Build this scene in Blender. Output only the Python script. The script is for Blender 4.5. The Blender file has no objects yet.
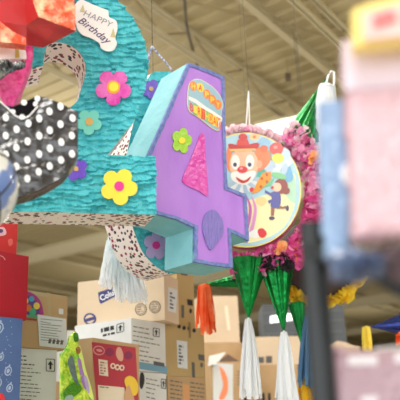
import bpy, math, random
from mathutils import Vector, Matrix, noise
random.seed(7)
sc = bpy.context.scene
COL = sc.collection
PI = math.pi
def R(d): return math.radians(d)

# ------------------------------------------------------------------ camera
FPX = 700.0
CAM = Vector((0, 0, 1.6))
pit, rol = R(18), R(2.3)
fw = Vector((0, math.cos(pit), math.sin(pit)))
r0 = Vector((1, 0, 0)); u0 = Vector((0, -math.sin(pit), math.cos(pit)))
cr = math.cos(rol)*r0 - math.sin(rol)*u0
cu = math.cos(rol)*u0 + math.sin(rol)*r0
cd = bpy.data.cameras.new('camera'); cam = bpy.data.objects.new('camera', cd); COL.objects.link(cam)
cd.sensor_width = 36; cd.lens = 36*FPX/400
M = Matrix((cr, cu, -fw)).transposed().to_4x4(); M.translation = CAM
cam.matrix_world = M
cd.clip_start = 0.02; cd.clip_end = 200
cd.dof.use_dof = True; cd.dof.focus_distance = 2.1; cd.dof.aperture_fstop = 4.6; cd.dof.aperture_blades = 0
sc.camera = cam
def ray(x, y): return fw + cr*((x-200)/FPX) + cu*((200-y)/FPX)
def P(x, y, d):
    v = ray(x, y); return CAM + v*(d/v.y)
def PZ(x, y, z):
    v = ray(x, y); return CAM + v*((z-CAM.z)/v.z)

class Plane:                                   # a vertical plane; yaw turns its face to the right
    def __init__(s, x, y, d, yaw, tilt=0):
        a = R(yaw); t = R(tilt)
        s.o = P(x, y, d)
        s.u = Vector((math.cos(a), math.sin(a), 0))
        n = Vector((math.sin(a), -math.cos(a), 0))
        s.n = n*math.cos(t) + Vector((0, 0, math.sin(t)))
        s.up = Vector((0, 0, 1))
    def hit(s, x, y, off=0.0):
        v = ray(x, y); t = (s.o-CAM).dot(s.n)/v.dot(s.n)
        return CAM + v*t + s.n*off
class PlaneN:
    def __init__(s, o, n): s.o = o; s.n = n.normalized()
    hit = Plane.hit

# ------------------------------------------------------------------ materials
def lin(c):
    c = c/255.0
    return c/12.92 if c <= 0.04045 else ((c+0.055)/1.055)**2.4
def L(rgb): return (lin(rgb[0]), lin(rgb[1]), lin(rgb[2]), 1)
_m = {}
def mat(name, rgb, rough=0.7, metal=0.0, bump=0.0, bscale=40, rgb2=None, vscale=25, stretch=None, spec=0.5, trans=0, detail=3, contrast=(0.35, 0.65), sheen=0):
    if name in _m: return _m[name]
    m = bpy.data.materials.new(name); m.use_nodes = True
    nt = m.node_tree; N = nt.nodes; K = nt.links; b = N['Principled BSDF']
    b.inputs['Base Color'].default_value = L(rgb); b.inputs['Roughness'].default_value = rough
    b.inputs['Metallic'].default_value = metal; b.inputs['Specular IOR Level'].default_value = spec
    if sheen: b.inputs['Sheen Weight'].default_value = sheen
    tc = N.new('ShaderNodeTexCoord'); mp = N.new('ShaderNodeMapping'); K.new(tc.outputs['Object'], mp.inputs['Vector'])
    if stretch: mp.inputs['Scale'].default_value = stretch
    if rgb2:
        t = N.new('ShaderNodeTexNoise'); t.inputs['Scale'].default_value = vscale; t.inputs['Detail'].default_value = 4
        K.new(mp.outputs[0], t.inputs['Vector'])
        r = N.new('ShaderNodeValToRGB'); r.color_ramp.elements[0].color = L(rgb); r.color_ramp.elements[1].color = L(rgb2)
        r.color_ramp.elements[0].position = contrast[0]; r.color_ramp.elements[1].position = contrast[1]
        K.new(t.outputs['Fac'], r.inputs['Fac']); K.new(r.outputs['Color'], b.inputs['Base Color'])
    if bump:
        t = N.new('ShaderNodeTexNoise'); t.inputs['Scale'].default_value = bscale; t.inputs['Detail'].default_value = detail
        K.new(mp.outputs[0], t.inputs['Vector'])
        bp = N.new('ShaderNodeBump'); bp.inputs['Strength'].default_value = bump; bp.inputs['Distance'].default_value = 0.01
        K.new(t.outputs['Fac'], bp.inputs['Height']); K.new(bp.outputs['Normal'], b.inputs['Normal'])
    if trans:
        tl = N.new('ShaderNodeBsdfTranslucent'); ms = N.new('ShaderNodeMixShader'); ms.inputs[0].default_value = trans
        src = b.inputs['Base Color'].links
        if src: K.new(src[0].from_socket, tl.inputs['Color'])
        else: tl.inputs['Color'].default_value = L(rgb)
        K.new(b.outputs[0], ms.inputs[1]); K.new(tl.outputs[0], ms.inputs[2]); K.new(ms.outputs[0], N['Material Output'].inputs['Surface'])
    _m[name] = m; return m
def emit(name, rgb, s):
    m = bpy.data.materials.new(name); m.use_nodes = True
    b = m.node_tree.nodes['Principled BSDF']; b.inputs['Base Color'].default_value = L(rgb)
    b.inputs['Emission Color'].default_value = L(rgb); b.inputs['Emission Strength'].default_value = s
    return m
def confetti():
    m = bpy.data.materials.new('confetti_paper'); m.use_nodes = True
    nt = m.node_tree; N = nt.nodes; K = nt.links; b = N['Principled BSDF']; b.inputs['Roughness'].default_value = 0.55
    tc = N.new('ShaderNodeTexCoord'); v = N.new('ShaderNodeTexVoronoi'); v.inputs['Scale'].default_value = 64; v.inputs['Randomness'].default_value = 0.85
    K.new(tc.outputs['Object'], v.inputs['Vector'])
    lt = N.new('ShaderNodeMath'); lt.operation = 'LESS_THAN'; lt.inputs[1].default_value = 0.40; K.new(v.outputs['Distance'], lt.inputs[0])
    sp = N.new('ShaderNodeSeparateColor'); K.new(v.outputs['Color'], sp.inputs[0])
    r = N.new('ShaderNodeValToRGB'); e = r.color_ramp; e.interpolation = 'CONSTANT'
    e.elements[0].color = L((38, 32, 50)); e.elements[1].position = 0.35; e.elements[1].color = L((150, 40, 70))
    x = e.elements.new(0.6); x.color = L((60, 75, 80)); x = e.elements.new(0.78); x.color = L((110, 60, 60))
    K.new(sp.outputs[0], r.inputs['Fac'])
    mx = N.new('ShaderNodeMix'); mx.data_type = 'RGBA'; K.new(lt.outputs[0], mx.inputs[0])
    mx.inputs[6].default_value = L((240, 230, 224)); K.new(r.outputs['Color'], mx.inputs[7])
    K.new(mx.outputs[2], b.inputs['Base Color'])
    return m

turq = mat('turquoise_crepe', (70, 184, 198), .8, bump=.4, bscale=150, rgb2=(102, 206, 216), vscale=60, spec=.2)
turq_in = mat('turquoise_crepe_plain', (90, 190, 195), .8, bump=.5, bscale=120, spec=.2)
aqua = mat('aqua_tissue', (124, 186, 196), .75, bump=.25, bscale=45, rgb2=(136, 196, 204), spec=.25, vscale=12)
purple = mat('purple_tissue', (178, 128, 222), .8, bump=.35, bscale=30, rgb2=(190, 142, 232), vscale=10, stretch=(1, 1, .35), spec=.2)
peri = mat('periwinkle_crepe', (108, 124, 190), .8, bump=.5, bscale=160, rgb2=(135, 150, 212), vscale=60, spec=.2)
conf = confetti()
white = mat('white_paper', (240, 240, 240), .7, bump=.1)
tissue = mat('white_tissue', (250, 252, 254), .9, bump=.3, bscale=90, spec=.1, trans=.5)
magen = mat('magenta_foil', (212, 54, 172), .28, bump=.6, bscale=55, rgb2=(228, 112, 196))
magen_flat = mat('magenta_card', (226, 52, 150), .5)
yellow = mat('yellow_card', (248, 224, 70), .6, bump=.15, bscale=50)
lime = mat('lime_foil', (160, 212, 50), .35, bump=.4, bscale=40)
mint = mat('mint_card', (112, 206, 192), .6)
gold = mat('gold_card', (206, 168, 96), .5)
violet = mat('violet_foil', (104, 72, 196), .4, bump=.4, bscale=60)
lilac = mat('lilac_card', (196, 170, 222), .6)
red_s = mat('red_satin', (196, 28, 34), .38, bump=.12, bscale=14)
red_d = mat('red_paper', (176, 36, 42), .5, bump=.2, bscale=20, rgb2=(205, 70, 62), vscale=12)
orange = mat('orange_crinkle_foil', (232, 96, 62), .28, bump=1.0, bscale=38, rgb2=(250, 205, 160), vscale=34, contrast=(.45, .72))
pinkcr = mat('pink_crinkle', (220, 50, 130), .6, bump=1.0, bscale=60, rgb2=(238, 100, 165), vscale=60)
silver = mat('silver_foil', (190, 195, 198), .18, metal=.9, bump=1.0, bscale=50, rgb2=(50, 55, 60), vscale=40)
blackfoil = mat('black_foil', (34, 34, 38), .2, bump=.9, bscale=22, rgb2=(66, 66, 72), vscale=30, detail=2, spec=.8)
darkfoil = mat('dark_foil_inside', (20, 16, 20), .9, bump=.3, bscale=30, spec=.1)
dotw = mat('white_dot', (240, 240, 240), .35)
green = mat('green_foil', (10, 140, 62), .28, metal=.75, bump=.5, bscale=50, rgb2=(4, 100, 42), vscale=18)
orange_t = mat('orange_tissue', (250, 98, 40), .8, bump=.3, rgb2=(255, 140, 84), vscale=20, trans=.4)
yellow_t = mat('yellow_tissue', (250, 225, 60), .8, bump=.3, rgb2=(255, 240, 120), vscale=30, trans=.4)
blue_t = mat('blue_tissue', (92, 138, 178), .8, bump=.3, trans=.4)
amber_t = mat('amber_tissue', (240, 196, 30), .8, bump=.3, trans=.4)
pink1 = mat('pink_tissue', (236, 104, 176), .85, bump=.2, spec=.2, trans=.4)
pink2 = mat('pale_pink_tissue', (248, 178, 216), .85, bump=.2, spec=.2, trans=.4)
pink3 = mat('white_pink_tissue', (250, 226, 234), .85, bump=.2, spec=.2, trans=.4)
peach = mat('peach_tissue', (250, 190, 130), .85, trans=.4)
black_t = mat('black_tissue', (36, 30, 34), .8)
ytis = mat('yellow_fringe', (240, 212, 60), .8, trans=.4)
maroon = mat('dark_brown_tissue', (66, 52, 54), .8, bump=.5, bscale=60)
kraft = mat('kraft_cardboard', (184, 152, 112), .75, bump=.08, bscale=30, rgb2=(192, 161, 122), vscale=6, spec=.2)
kraft_l = mat('pale_cardboard', (210, 188, 160), .75, bump=.08, rgb2=(216, 195, 168), vscale=6, spec=.2)
kraft_y = mat('yellow_kraft', (184, 158, 110), .75, bump=.08, spec=.2)
wbox = mat('white_cardboard', (224, 225, 224), .7, bump=.05, rgb2=(218, 219, 217), vscale=8, spec=.2)
redbox = mat('red_cardboard', (170, 24, 40), .5, spec=.4)
redbox2 = mat('bright_red_cardboard', (204, 44, 44), .5, spec=.4)
redprint = mat('red_print', (178, 52, 68), .6)
bluebox = mat('blue_gift_wrap', (74, 98, 146), .5, rgb2=(80, 106, 156), vscale=8)
paleblue = mat('pale_blue_print', (170, 186, 214), .5)
ink = mat('grey_ink', (96, 94, 92), .8)
inkd = mat('black_ink', (46, 44, 46), .8)
inkb = mat('blue_band_ink', (116, 160, 184), .8)
navy = mat('navy_ink', (58, 60, 116), .7)
labelw = mat('label_paper', (214, 219, 221), .5, bump=.05)
cream = mat('cream_print', (228, 214, 190), .6)
sky = mat('sky_blue_print', (160, 208, 232), .35)
tape = mat('clear_tape', (190, 170, 130), .2)

# ------------------------------------------------------------------ object helpers
MW = {}
def tagit(o, label=None, cat=None, group=None, kind=None):
    if label: o['label'] = label
    if cat: o['category'] = cat
    if group: o['group'] = group
    if kind: o['kind'] = kind
    return o
def thing(name, label, cat, loc, group=None, mtx=None):
    o = bpy.data.objects.new(name, None); COL.objects.link(o)
    m = mtx if mtx else Matrix.Translation(loc)
    o.matrix_world = m; MW[o.name] = m.copy(); o.empty_display_size = .05
    return tagit(o, label, cat, group)
class MB:
    def __init__(s): s.v = []; s.f = []; s.mi = []; s.m = []
    def mid(s, m):
        if m not in s.m: s.m.append(m)
        return s.m.index(m)
    def poly(s, pts, m):
        i = len(s.v); s.v += [Vector(p) for p in pts]; s.f.append(tuple(range(i, i+len(pts)))); s.mi.append(s.mid(m))
    def mesh(s, vs, fs, m):
        i = len(s.v); s.v += [Vector(p) for p in vs]
        for f in fs: s.f.append(tuple(i+k for k in f)); s.mi.append(s.mid(m))
    def band(s, A, B, m, closed=True):
        n = len(A); i = len(s.v); s.v += [Vector(p) for p in A] + [Vector(p) for p in B]; k = s.mid(m)
        for j in range(n if closed else n-1):
            q = (j+1) % n
            s.f.append((i+j, i+q, i+n+q, i+n+j)); s.mi.append(k)
    def prism(s, A, B, m, mside=None, mback=None):
        s.poly(A, m); s.poly(list(reversed(B)), mback or m); s.band(A, B, mside or m)
    def box(s, M, lo, hi, m):
        vs = [M @ Vector((x, y, z)) for z in (lo[2], hi[2]) for y in (lo[1], hi[1]) for x in (lo[0], hi[0])]
        s.mesh(vs, [(0, 2, 3, 1), (4, 5, 7, 6), (0, 1, 5, 4), (2, 6, 7, 3), (0, 4, 6, 2), (1, 3, 7, 5)], m)
    def tube(s, pts, rad, m, n=8):
        rings = []
        for k, p in enumerate(pts):
            a = pts[max(k-1, 0)]; b = pts[min(k+1, len(pts)-1)]; d = (b-a).normalized()
            h = Vector((0, 0, 1)) if abs(d.z) < .9 else Vector((1, 0, 0))
            x = d.cross(h).normalized(); y = d.cross(x)
            rr = rad[k] if isinstance(rad, (list, tuple)) else rad
            rings.append([p + x*rr*math.cos(2*PI*j/n) + y*rr*math.sin(2*PI*j/n) for j in range(n)])
        for A, B in zip(rings, rings[1:]): s.band(A, B, m)
        s.poly(rings[0], m); s.poly(list(reversed(rings[-1])), m)
    def bar(s, a, b, w, h, m):
        d = (b-a).normalized(); hlp = Vector((0, 0, 1)) if abs(d.z) < .95 else Vector((1, 0, 0))
        x = d.cross(hlp).normalized(); y = x.cross(d)
        A = [a+x*w/2*i+y*h/2*j for i, j in ((-1, -1), (1, -1), (1, 1), (-1, 1))]
        s.prism(A, [q+(b-a) for q in A], m)
    def build(s, name, parent=None, label=None, smooth=False, merge=False):
        Mi = MW[parent.name].inverted() if parent else Matrix()
        me = bpy.data.meshes.new(name); me.from_pydata([Mi @ p for p in s.v], [], s.f)
        for m in s.m: me.materials.append(m)
        me.polygons.foreach_set('material_index', s.mi)
        if smooth: me.polygons.foreach_set('use_smooth', [True]*len(me.polygons))
        me.update()
        o = bpy.data.objects.new(name, me); COL.objects.link(o)
        if parent: o.parent = parent; MW[o.name] = MW[parent.name]
        else: MW[o.name] = Matrix()
        if label: o['label'] = label
        return o
def solo(mb, name, label, cat, loc, group=None, smooth=False, kind=None):
    """a top-level thing that is one mesh with its origin at loc"""
    class _P: pass
    p = _P(); p.name = '_tmp'; MW['_tmp'] = Matrix.Translation(loc)
    Mi = MW['_tmp'].inverted(); mb.v = [Mi @ q for q in mb.v]
    o = mb.build(name, None, None, smooth); o.location = loc; MW[o.name] = Matrix.Translation(loc)
    return tagit(o, label, cat, group, kind)

def smooth_px(pts, n=6, closed=True):           # Catmull-Rom through pixel points
    out = []; N = len(pts)
    for i in range(N if closed else N-1):
        p0, p1, p2, p3 = [pts[(i+k) % N] if closed else pts[min(max(i+k, 0), N-1)] for k in (-1, 0, 1, 2)]
        for j in range(n):
            t = j/n
            out.append(tuple(.5*((2*p1[a]) + (-p0[a]+p2[a])*t + (2*p0[a]-5*p1[a]+4*p2[a]-p3[a])*t*t + (-p0[a]+3*p1[a]-3*p2[a]+p3[a])*t**3) for a in (0, 1)))
    if not closed: out.append(pts[-1])
    return out
def inside(x, y, poly):
    c = False; j = len(poly)-1
    for i in range(len(poly)):
        xi, yi = poly[i]; xj, yj = poly[j]
        if (yi > y) != (yj > y) and x < (xj-xi)*(y-yi)/(yj-yi)+xi: c = not c
        j = i
    return c
def edist(x, y, poly):
    m = 1e9
    for i in range(len(poly)):
        ax, ay = poly[i]; bx, by = poly[(i+1) % len(poly)]
        dx, dy = bx-ax, by-ay; q = dx*dx+dy*dy
        t = 0 if q == 0 else max(0, min(1, ((x-ax)*dx+(y-ay)*dy)/q))
        m = min(m, math.hypot(x-ax-dx*t, y-ay-dy*t))
    return m
def ell(cx, cy, rx, ry, n=20, rot=0):
    a = R(rot)
    return [(cx+rx*math.cos(t)*math.cos(a)-ry*math.sin(t)*math.sin(a), cy+rx*math.cos(t)*math.sin(a)+ry*math.sin(t)*math.cos(a)) for t in [2*PI*k/n for k in range(n)]]
def shift(pl, px, d): return [pl.hit(x, y, d) for x, y in px]
def crepe(mb, pl, poly, m, row=8.5, amp=.006, step=1.0, slope=0.0):
    """layered fringed tissue paper over the outline, real relief"""
    xs = [p[0] for p in poly]; ys = [p[1] for p in poly]
    x0, x1, y0, y1 = max(min(xs), -12), max(xs), max(min(ys), -12), max(ys)
    nx = int((x1-x0)/step)+2; ny = int((y1-y0)/step)+2
    idx = {}; vs = []
    def off(x, y):
        w = noise.noise(Vector((x*.03, y*.03, 3)))*5 + noise.noise(Vector((x*.22, y*.12, 9)))*1.3 + (1.9 if noise.noise(Vector((x*.055, y*.11, 5))) > .05 else -1.4)
        ph = (y + slope*x + w)/row; k = math.floor(ph); fr = ph-k
        k2 = noise.noise(Vector((x*.06+k*7.7, k*3.1, 1)))
        lift = max(0, fr-.25)**1.3*(1+1.1*k2)
        return .0015 + amp*lift + .0012*noise.noise(Vector((x*.5, y*.35, k*2.0)))
    def V(i, j):
        if (i, j) not in idx:
            x, y = x0+i*step, y0+j*step
            idx[i, j] = len(vs); vs.append(pl.hit(x, y, off(x, y)))
        return idx[i, j]
    fs = []
    for i in range(nx-1):
        for j in range(ny-1):
            cx, cy = x0+(i+.5)*step, y0+(j+.5)*step
            if inside(cx, cy, poly): fs.append((V(i, j), V(i, j+1), V(i+1, j+1), V(i+1, j)))
    mb.mesh(vs, fs, m)
def pillow(mb, pl, poly, thick, m, step=2.0, crumple=.15, edge=10, mback=None):
    """soft bag: two inflated skins over an outline"""
    xs = [p[0] for p in poly]; ys = [p[1] for p in poly]
    x0, y0 = min(xs), min(ys); nx = int((max(xs)-x0)/step)+2; ny = int((max(ys)-y0)/step)+2
    for sgn in (1, -1):
        idx = {}; vs = []; fs = []
        def V(i, j):
            if (i, j) not in idx:
                x, y = x0+i*step, y0+j*step
                e = min(1, edist(x, y, poly)/edge) if inside(x, y, poly) else 0
                h = thick*.5*math.sqrt(max(0, 1-(1-e)**2))
                h *= 1+crumple*2*noise.noise(Vector((x*.12, y*.12, sgn)))+crumple*noise.noise(Vector((x*.4, y*.4, sgn)))
                idx[i, j] = len(vs); vs.append(pl.hit(x, y, sgn*h))
            return idx[i, j]
        for i in range(nx-1):
            for j in range(ny-1):
                if inside(x0+(i+.5)*step, y0+(j+.5)*step, poly):
                    fs.append((V(i, j), V(i, j+1), V(i+1, j+1), V(i+1, j)))
        mb.mesh(vs, fs, m)
def plate(mb, pl, px, off, th, m):
    mb.prism(shift(pl, px, off+th), shift(pl, px, off), m)
def flower(pl, cx, cy, r, rot, m, mc, parent, off=.007, rc=.22, asp=1.0, label=None, ring=None, sy=1.0):
    pts = []
    for k in range(60):
        t = 2*PI*k/60; rr = r*(.62+.38*abs(math.cos(2.5*(t-R(rot))))**.55)
        pts.append((cx+rr*math.cos(t)*asp, cy+rr*math.sin(t)*sy))
    mb = MB(); plate(mb, pl, pts, off, .002, m); o = mb.build('flower_cutout', parent, label)
    mb = MB()
    if ring: plate(mb, pl, ell(cx, cy, r*rc*1.4, r*rc*1.4), off+.002, .0008, ring)
    plate(mb, pl, ell(cx, cy, r*rc, r*rc), off+.003, .001, mc); mb.build('flower_center', o)
    return o
_tx = {}
def textgeo(body, shear=0, bold=0, space=1):
    key = (body, shear, bold, space)
    if key in _tx: return _tx[key]
    c = bpy.data.curves.new('t', 'FONT'); c.body = body; c.shear = shear; c.offset = bold; c.space_character = space; c.resolution_u = 3
    o = bpy.data.objects.new('t', c); COL.objects.link(o)
    dg = bpy.context.evaluated_depsgraph_get(); ev = o.evaluated_get(dg); me = ev.to_mesh()
    vs = [(v.co.x, v.co.y) for v in me.vertices]; fs = [tuple(p.vertices) for p in me.polygons]
    ev.to_mesh_clear(); bpy.data.objects.remove(o); bpy.data.curves.remove(c)
    if vs:
        x0 = min(v[0] for v in vs); vs = [(v[0]-x0, v[1]) for v in vs]
    _tx[key] = (vs, fs, max(v[0] for v in vs)); return _tx[key]
def text(mb, pl, body, p0, p1, hpx, off, m, up=None, **kw):
    """lettering whose baseline runs from pixel p0 to p1, cap height hpx"""
    vs, fs, w = textgeo(body, **kw)
    dx, dy = p1[0]-p0[0], p1[1]-p0[1]; ln = math.hypot(dx, dy)
    ux, uy = up or (dy/ln, -dx/ln)
    V = [pl.hit(p0[0]+dx*x/w+ux*hpx*y/.7, p0[1]+dy*x/w+uy*hpx*y/.7, off) for x, y in vs]
    mb.mesh(V, fs, m)
def strokes(mb, pl, px, w, off, m):
    for a, b in zip(px, px[1:]):
        dx, dy = b[0]-a[0], b[1]-a[1]; l = math.hypot(dx, dy) or 1; nx, ny = -dy/l*w/2, dx/l*w/2
        mb.poly(shift(pl, [(a[0]-nx, a[1]-ny), (b[0]-nx, b[1]-ny), (b[0]+nx, b[1]+ny), (a[0]+nx, a[1]+ny)], off), m)
def tassel(name, apex, end, parent, m, spread, n=46, rtop=.006, w=.0045, label=None, m2=None, ragged=.12, fan=None):
    mb = MB(); ax = end-apex; ln = ax.length; d = ax.normalized()
    s1 = d.cross(Vector((0, 1, 0))).normalized(); s2 = d.cross(s1)
    for k in range(n):
        a = random.uniform(0, 2*PI); q = math.sqrt(random.random())
        b1, b2 = math.cos(a)*q, math.sin(a)*q; l = ln*random.uniform(1-ragged, 1+ragged*.3)
        ww = w*random.uniform(.7, 1.4); ta = a+PI/2+random.uniform(-.7, .7); wd = (s1*math.cos(ta)+s2*math.sin(ta))
        A = []; B = []; ph = random.uniform(0, 6)
        for j in range(7):
            t = j/6; rr = rtop + (spread-rtop)*(t**.75); c = apex + d*l*t + s1*b1*rr + s2*b2*rr*.8 + s1*.003*math.sin(ph+t*5)*t
            A.append(c-wd*ww/2*(1-.3*(t == 0))); B.append(c+wd*ww/2)
        mb.band(A, B, m2 if (m2 and random.random() < .3) else m, closed=False)
    mb.tube([apex+d*(-.006), apex+d*.012], [.004, rtop], m)
    return mb.build('tassel', parent, label)
def cone(base, apex, rad, parent, m, folds=9, label=None, n=54, name='cone'):
    mb = MB(); d = (apex-base); h = Vector((0, 1, 0)); s1 = d.cross(h).normalized(); s2 = d.normalized().cross(s1)
    rings = []
    for j in range(9):
        t = j/8; r = rad*(1-t)+.002
        rings.append([base+d*t+(s1*math.cos(a)+s2*math.sin(a))*r*(1+.06*math.sin(folds*a+1.5*t)+.03*math.sin(folds*2.3*a)) for a in [2*PI*k/n for k in range(n)]])
    for A, B in zip(rings, rings[1:]): mb.band(A, B, m)
    mb.poly(rings[0], m); return mb.build(name, parent, label)
def petals(mb, anchors, m_of, size=.03, seed=1):
    """crumpled tissue petals at (point, outward dir) anchors"""
    rnd = random.Random(seed)
    for p, o in anchors:
        o = (o + Vector((rnd.uniform(-1, 1), rnd.uniform(-1, 1), rnd.uniform(-1, 1)))*.7).normalized()
        x = o.cross(Vector((rnd.uniform(-1, 1), rnd.uniform(-1, 1), rnd.uniform(-1, 1)))).normalized(); z = o.cross(x)
        s = size*rnd.uniform(.6, 1.25); g = []
        for i in range(4):
            for j in range(4):
                a, b = i/3, j/3-.5; wd = .5+.9*math.sin(PI*min(1, a*.8+.1))
                g.append(p + o*s*a + x*s*b*wd + z*s*(.35*(a*a) - .5*b*b + .16*rnd.uniform(-1, 1)))
        mb.mesh(g, [(i*4+j, i*4+j+1, (i+1)*4+j+1, (i+1)*4+j) for i in range(3) for j in range(3)], m_of(p, rnd))
CEIL_Z = 6.2
wire_m = mat('dark_wire', (84, 78, 66), .6)
def wire(top_from, parent, rad=.0012, name='hanging_wire', m=None, ztop=CEIL_Z-.02):
    mb = MB(); mb.tube([top_from, Vector((top_from.x, top_from.y, ztop))], rad, m or wire_m, 6)
    return mb.build(name, parent)

# ------------------------------------------------------------------ the hall
d1 = Vector((math.cos(R(-35)), math.sin(R(-35)), 0)); d2 = Vector((math.cos(R(55)), math.sin(R(55)), 0))
def AB(a, b, z): return d1*a + d2*b + Vector((0, 0, z))
AMIN, AMAX, BMIN, BMAX = -24, 24, -9, 42
deck = mat('ceiling_deck_paint', (178, 163, 124), .7, rgb2=(168, 153, 114), vscale=.5)
steel = mat('cream_steel', (192, 180, 146), .6)
steel_d = mat('olive_steel', (150, 134, 98), .6)
mb = MB(); prof = []; b = BMIN
while b < BMAX:
    prof += [(b, 0), (b+.10, 0), (b+.125, .028), (b+.225, .028)]; b += .25
A = [AB(AMIN, q, CEIL_Z+z) for q, z in prof]; B = [AB(AMAX, q, CEIL_Z+z) for q, z in prof]
mb.band(A, B, deck, closed=False)
mb.poly([AB(AMIN, BMIN, CEIL_Z+.2), AB(AMAX, BMIN, CEIL_Z+.2), AB(AMAX, BMAX, CEIL_Z+.2), AB(AMIN, BMAX, CEIL_Z+.2)], deck)
tagit(mb.build('ceiling'), kind='structure')
floor_m = mat('polished_floor', (205, 198, 182), .35, rgb2=(192, 186, 172), vscale=.8)
wall_m = mat('warehouse_wall', (172, 156, 116), .8, rgb2=(160, 144, 106), vscale=.4)
mb = MB(); mb.poly([AB(AMIN, BMIN, 0), AB(AMAX, BMIN, 0), AB(AMAX, BMAX, 0), AB(AMIN, BMAX, 0)], floor_m); tagit(mb.build('floor'), kind='structure')
for nm, a0, b0, a1, b1 in (('wall_left', AMIN, BMIN, AMIN, BMAX), ('wall_back', AMIN, BMAX, AMAX, BMAX), ('wall_right', AMAX, BMIN, AMAX, BMAX)):
    mb = MB(); p, q = AB(a0, b0, 0), AB(a1, b1, 0); n = Vector((q-p)).cross(Vector((0, 0, 1))).normalized()*.2
    if nm == 'wall_left': n = -n
    if nm == 'wall_back': n = -n
    if nm == 'wall_right': pass
    Z = Vector((0, 0, CEIL_Z+.2)); mb.prism([p, q, q+Z, p+Z], [p+n, q+n, q+n+Z, p+n+Z], wall_m); tagit(mb.build(nm), kind='structure')
k = 0
def joist(a, z0=CEIL_Z, dep=.34, m=steel, w=.035):
    global k; k += 1
    mb = MB(); b0, b1 = BMIN+.1, BMAX-.1
    for z in (z0-.04, z0-dep):
        mb.bar(AB(a-w*.7, b0, z), AB(a-w*.7, b1, z), w*.7, .05, m); mb.bar(AB(a+w*.7, b0, z), AB(a+w*.7, b1, z), w*.7, .05, m)
    b = b0; up = True
    while b < b1-.6:
        za, zb = (z0-dep, z0-.04) if up else (z0-.04, z0-dep)
        mb.bar(AB(a, b, za), AB(a, b+.6, zb), .025, .025, steel_d); b += .6; up = not up
    tagit(mb.build('trim_%d' % k), kind='structure')
for a in (-1.3, -2.8, -4.3, -5.85, -7.4, -10.4, -16.3, -19.4, .4, 2.2, 6): joist(a)
for a, w, h in ((-3.32, .08, .12), (-13.4, .10, .2)):
    k += 1; mb = MB(); z = 6.05
    mb.bar(AB(a, BMIN+.1, z+h/2), AB(a, BMAX-.1, z+h/2), w, .02, steel); mb.bar(AB(a, BMIN+.1, z-h/2), AB(a, BMAX-.1, z-h/2), w, .02, steel)
    mb.bar(AB(a, BMIN+.1, z), AB(a, BMAX-.1, z), .015, h, steel); tagit(mb.build('trim_%d' % k), kind='structure')
for b in (11.2, 16.2, 24, 32):
    k += 1; mb = MB(); z = 5.85
    mb.bar(AB(AMIN+.1, b, z), AB(AMAX-.1, b, z), .15, .03, steel); mb.bar(AB(AMIN+.1, b, z-.3), AB(AMAX-.1, b, z-.3), .15, .03, steel)
    mb.bar(AB(AMIN+.1, b, z-.15), AB(AMAX-.1, b, z-.15), .02, .3, steel); tagit(mb.build('trim_%d' % k), kind='structure')
# conduits under the deck
A, B = PZ(186, 1, 6.0), PZ(292, 27, 6.0); dd = (B-A).normalized()
mb = MB(); mb.tube([A-dd*2, B+dd*.8], .014, steel_d); solo(mb, 'conduit_pipe', 'thin grey-olive conduit pipe crossing the upper ceiling above the purple number', 'pipe', A)
mb = MB(); pts = [PZ(184, -12, 5.9), PZ(185, 6, 5.9), PZ(186, 22, 5.9), PZ(189, 36, 5.9), PZ(193, 50, 5.9), PZ(197, 64, 5.9), PZ(200, 76, 5.95)]
mb.tube(pts, .016, wire_m); solo(mb, 'electrical_cable', 'dark drooping electrical cable under the ceiling deck above the purple number', 'cable', pts[0])
w0 = PZ(293, 22, CEIL_Z-.02); w1 = Vector(w0); w1.z = P(296, 98, w0.y).z
mb = MB(); mb.tube([w0, w1], .006, wire_m, 6); solo(mb, 'hanging_wire', 'thin wire hanging straight down from the light ceiling beam', 'wire', w0)
q = PZ(288, 76, CEIL_Z-.25); mb = MB(); mb.box(Matrix.Translation(q), (-.035, -.035, -.06), (.035, .035, .03), mat('dark_box', (92, 76, 58), .7)); mb.tube([q, Vector((q.x, q.y, CEIL_Z))], .008, steel_d)
solo(mb, 'junction_box', 'small dark junction box under the ceiling above the clown', 'junction box', q)
# bright light panel above the clown
lp = [PZ(256, 127.5, 5.55), PZ(312, 116, 5.55), PZ(318, 136, 5.55), PZ(250, 146, 5.55)]
t = thing('ceiling_light', 'bright white light panel under the ceiling behind the clown disc', 'ceiling light', lp[0])
mb = MB(); up = Vector((0, 0, .04)); mb.prism(lp, [p+up for p in lp], emit('lamp_diffuser', (255, 253, 248), 1.8)); mb.build('diffuser', t)
mb = MB(); c = sum(lp, Vector())/4; big = [c+(p-c)*1.03+up for p in lp]; mb.prism(big, [p+up for p in big], steel); mb.build('housing', t)

# ------------------------------------------------------------------ piñatas: the turquoise 2
pl2 = Plane(151, 215, 1.72, 20); TH2 = .108
outer = [(-45, 60), (-30, 10), (10, -25), (60, -38), (95, -22)]
arc = smooth_px([(22, 44), (24, 15), (45, -18), (80, -26), (112, -4), (132, 18), (143.5, 40), (147.5, 62), (146, 84), (140, 105), (133, 123)], 6, False)
hole = smooth_px([(84, 80), (86, 68), (81, 55), (71, 46), (58, 42.5), (48, 45), (44, 55)], 6, False)
two = arc + [(107, 155.5), (155, 157), (156.5, 186), (155.5, 215), (60, 212.5), (-60, 210), (-60, 185), (20, 160), (58, 122), (78, 100)] + hole + [(43, 66), (29, 69)]
t2 = thing('number_pinata', 'turquoise crepe number 2 piñata with a yellow flower and white birthday cloud', 'piñata', pl2.hit(60, 212))
mb = MB(); F2 = shift(pl2, two, 0); back = [p - pl2.n*TH2 for p in F2]
mb.poly(F2, turq_in); mb.poly(list(reversed(back)), turq_in); crepe(mb, pl2, two, turq, row=7.6, amp=.0125, slope=-.04)
mb.build('crepe_face', t2)
mb = MB(); mb.band(F2, back, conf); mb.build('side_band', t2, 'pale confetti-dotted paper band')
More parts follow.
